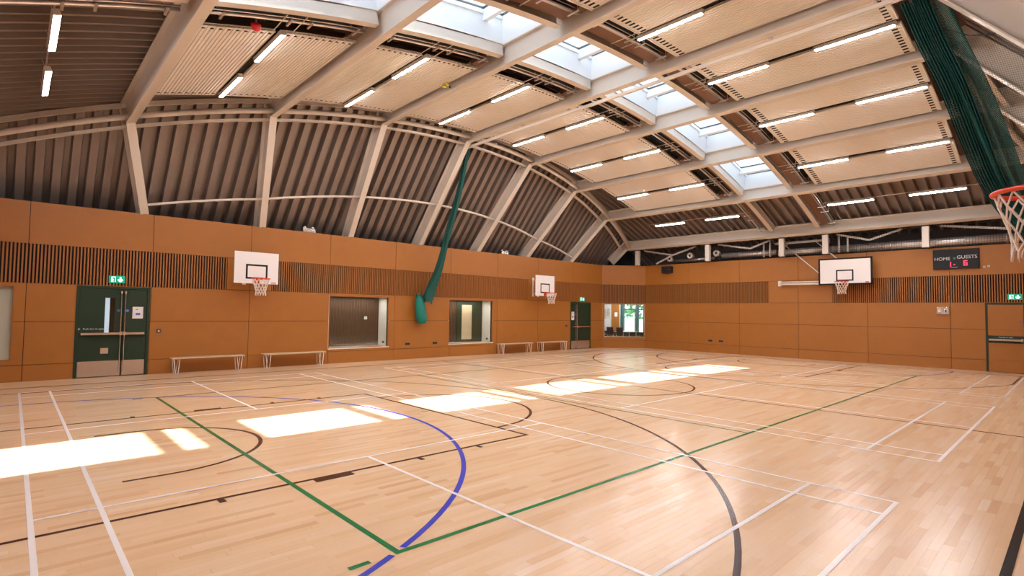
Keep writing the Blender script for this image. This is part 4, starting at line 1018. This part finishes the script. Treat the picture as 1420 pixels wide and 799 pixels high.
# ------------------------------------------------------------------ dividing curtain: track and two gathered ends
t = empty('curtain_track', (8.05, 0, 7.38), 'white steel curtain track below the crown frame', 'curtain track')
mb = MB(); mb.box(8.00, 8.07, -6.35, 6.45, 7.36, 7.43); part(mb, 'rail', 'whitewarm', t)
for yy in [-5.5+1.83*k for k in range(7)]:
    mb = MB(); mb.box(7.90, 8.03, yy-0.025, yy+0.025, 7.43, 7.455); mb.box(8.02, 8.05, yy-0.02, yy+0.02, 7.43, 7.52); part(mb, 'track_bracket', 'steel', t)
def net_sheet(name, path, width_fn, depth_fn, m, parent, nu=26, folds=5, ragged=0.0):
    """gathered net: path = list of points downwards, spread across X with folds"""
    P = [Vector(p) for p in path]; nv = 40; verts = []; uv = []
    def at(f):
        q = f*(len(P)-1); k = min(int(q), len(P)-2); r_ = q-k
        p0 = P[max(k-1, 0)]; p1 = P[k]; p2 = P[k+1]; p3 = P[min(k+2, len(P)-1)]
        return 0.5*((2*p1)+(p2-p0)*r_+(2*p0-5*p1+4*p2-p3)*r_*r_+(3*p1-p0-3*p2+p3)*r_*r_*r_)
    for j in range(nv+1):
        f = j/nv; c = at(f); wx = width_fn(f); dp = depth_fn(f)
        for k in range(nu+1):
            u = k/nu-0.5
            fold = math.sin(u*folds*2*math.pi+2.0*f)*dp
            verts.append((c.x+fold+0.04*math.sin(7*f+5*u), c.y+u*wx, c.z+0.03*math.sin(9*u+f*4)-ragged*max(0, f-0.8)*5*(0.5+0.5*math.sin(k*2.3)*math.cos(k*0.9)))); uv.append((k/nu*2.2, f*7.5))
    faces = []
    for j in range(nv):
        for k in range(nu):
            a = j*(nu+1)+k; faces.append((a, a+1, a+nu+2, a+nu+1))
    me = bpy.data.meshes.new(name); me.from_pydata(verts, [], faces); me.update(); me.materials.append(MT[m])
    ul = me.uv_layers.new(name='UVMap')
    for poly in me.polygons:
        for li in poly.loop_indices: ul.data[li].uv = uv[me.loops[li].vertex_index]
        poly.use_smooth = True
    o = bpy.data.objects.new(name, me); COL.objects.link(o)
    if parent: keep(o, parent)
    return o
cl = empty('divider_curtain', (8.0, 8.5, 1.3), 'dark teal netting curtain gathered into a bag on the left wall', 'curtain')
path = [(8.18, 6.62, 7.40), (8.2, 6.85, 6.6), (8.22, 7.25, 5.6), (8.2, 7.75, 4.5), (8.15, 8.15, 3.4), (8.05, 8.40, 2.75), (7.90, 8.48, 2.28)]
net_sheet('netting', path, lambda f: 0.26-0.10*math.sin(math.pi*min(1, f*1.2))+0.12*max(0, f-0.6), lambda f: 0.06+0.30*max(0, f-0.55), 'tealdense', cl, nu=48, folds=6, ragged=0.28)
mb = MB(); n = 14
def bagring(cx, cy, z, rx, ry): return [(cx+rx*math.cos(2*math.pi*k/n)*(1+0.08*math.sin(3*k)), cy+ry*math.sin(2*math.pi*k/n), z+0.02*math.sin(2*k)) for k in range(n)]
rings = [bagring(7.60, 8.62, 2.34, 0.09, 0.10), bagring(7.62, 8.60, 2.15, 0.15, 0.15), bagring(7.66, 8.58, 1.85, 0.20, 0.18), bagring(7.70, 8.57, 1.55, 0.20, 0.18), bagring(7.74, 8.58, 1.34, 0.19, 0.15), bagring(7.76, 8.58, 1.29, 0.10, 0.08)]
for r_ in rings: mb.v += r_
for j in range(len(rings)-1):
    for k in range(n): mb.f.append((j*n+k, j*n+(k+1) % n, (j+1)*n+(k+1) % n, (j+1)*n+k))
mb.f.append(tuple(range(n))); mb.f.append(tuple((len(rings)-1)*n+k for k in range(n))[::-1])
part(mb, 'storage_bag', 'tealbag', cl, smooth=True)
mb = MB(); mb.tube([F_left(7.75, 0.05, 2.34), F_left(7.75, 0.22, 2.26)], 0.012, 6); mb.fbox(F_left, 7.72, 7.78, 0, 0.05, 2.3, 2.38); part(mb, 'wall_hook', 'galv', cl)
cr_ = empty('divider_curtain', (8.0, -8.3, 1.3), 'dark teal netting curtain gathered beside the right wall hoop', 'curtain')
path = [(8.18, -6.00, 7.40), (8.2, -6.26, 6.5), (8.2, -6.52, 5.7), (8.2, -6.78, 4.7), (8.2, -6.97, 4.0), (8.2, -7.22, 3.4), (8.15, -7.6, 2.8), (8.05, -8.3, 2.2)]
net_sheet('netting', path, lambda f: 0.40-0.10*f, lambda f: 0.055, 'tealfold', cr_, nu=60, folds=11)
path = [(8.24, -6.15, 7.36), (8.26, -6.45, 6.4), (8.26, -6.75, 5.5), (8.26, -7.0, 4.6), (8.26, -7.18, 3.9), (8.22, -7.4, 3.3), (8.18, -7.8, 2.7), (8.08, -8.35, 2.2)]
net_sheet('netting_edge', path, lambda f: 0.55-0.2*f, lambda f: 0.05, 'teal', cr_, folds=3)
path = [(8.2, -7.05, 6.40), (8.2, -7.2, 5.8), (8.2, -7.35, 5.0), (8.2, -7.5, 4.2), (8.2, -7.8, 3.4), (8.12, -8.1, 2.7), (8.05, -8.35, 2.2)]
net_sheet('sheer_netting', path, lambda f: 1.1-0.7*f, lambda f: 0.04, 'sheer', cr_, folds=2)
mb = MB(); mb.tube([(8.2, -6.35, 6.75), (8.2, -6.75, 6.44), (8.2, -7.05, 6.36), (8.2, -7.35, 6.50), (8.2, -7.5, 6.2), (8.2, -7.75, 5.6), (8.2, -7.95, 5.2)], 0.012, 6); part(mb, 'hem_cord', 'darkmetal', cr_, smooth=True)
rings = [bagring(7.70, -8.60, 2.30, 0.10, 0.12), bagring(7.72, -8.58, 2.05, 0.20, 0.18), bagring(7.74, -8.56, 1.6, 0.20, 0.18), bagring(7.75, -8.57, 1.32, 0.08, 0.08)]
mb = MB()
for r_ in rings: mb.v += r_
for j in range(len(rings)-1):
    for k in range(n): mb.f.append((j*n+k, j*n+(k+1) % n, (j+1)*n+(k+1) % n, (j+1)*n+k))
mb.f.append(tuple(range(n))); mb.f.append(tuple((len(rings)-1)*n+k for k in range(n))[::-1])
part(mb, 'storage_bag', 'tealbag', cr_, smooth=True)
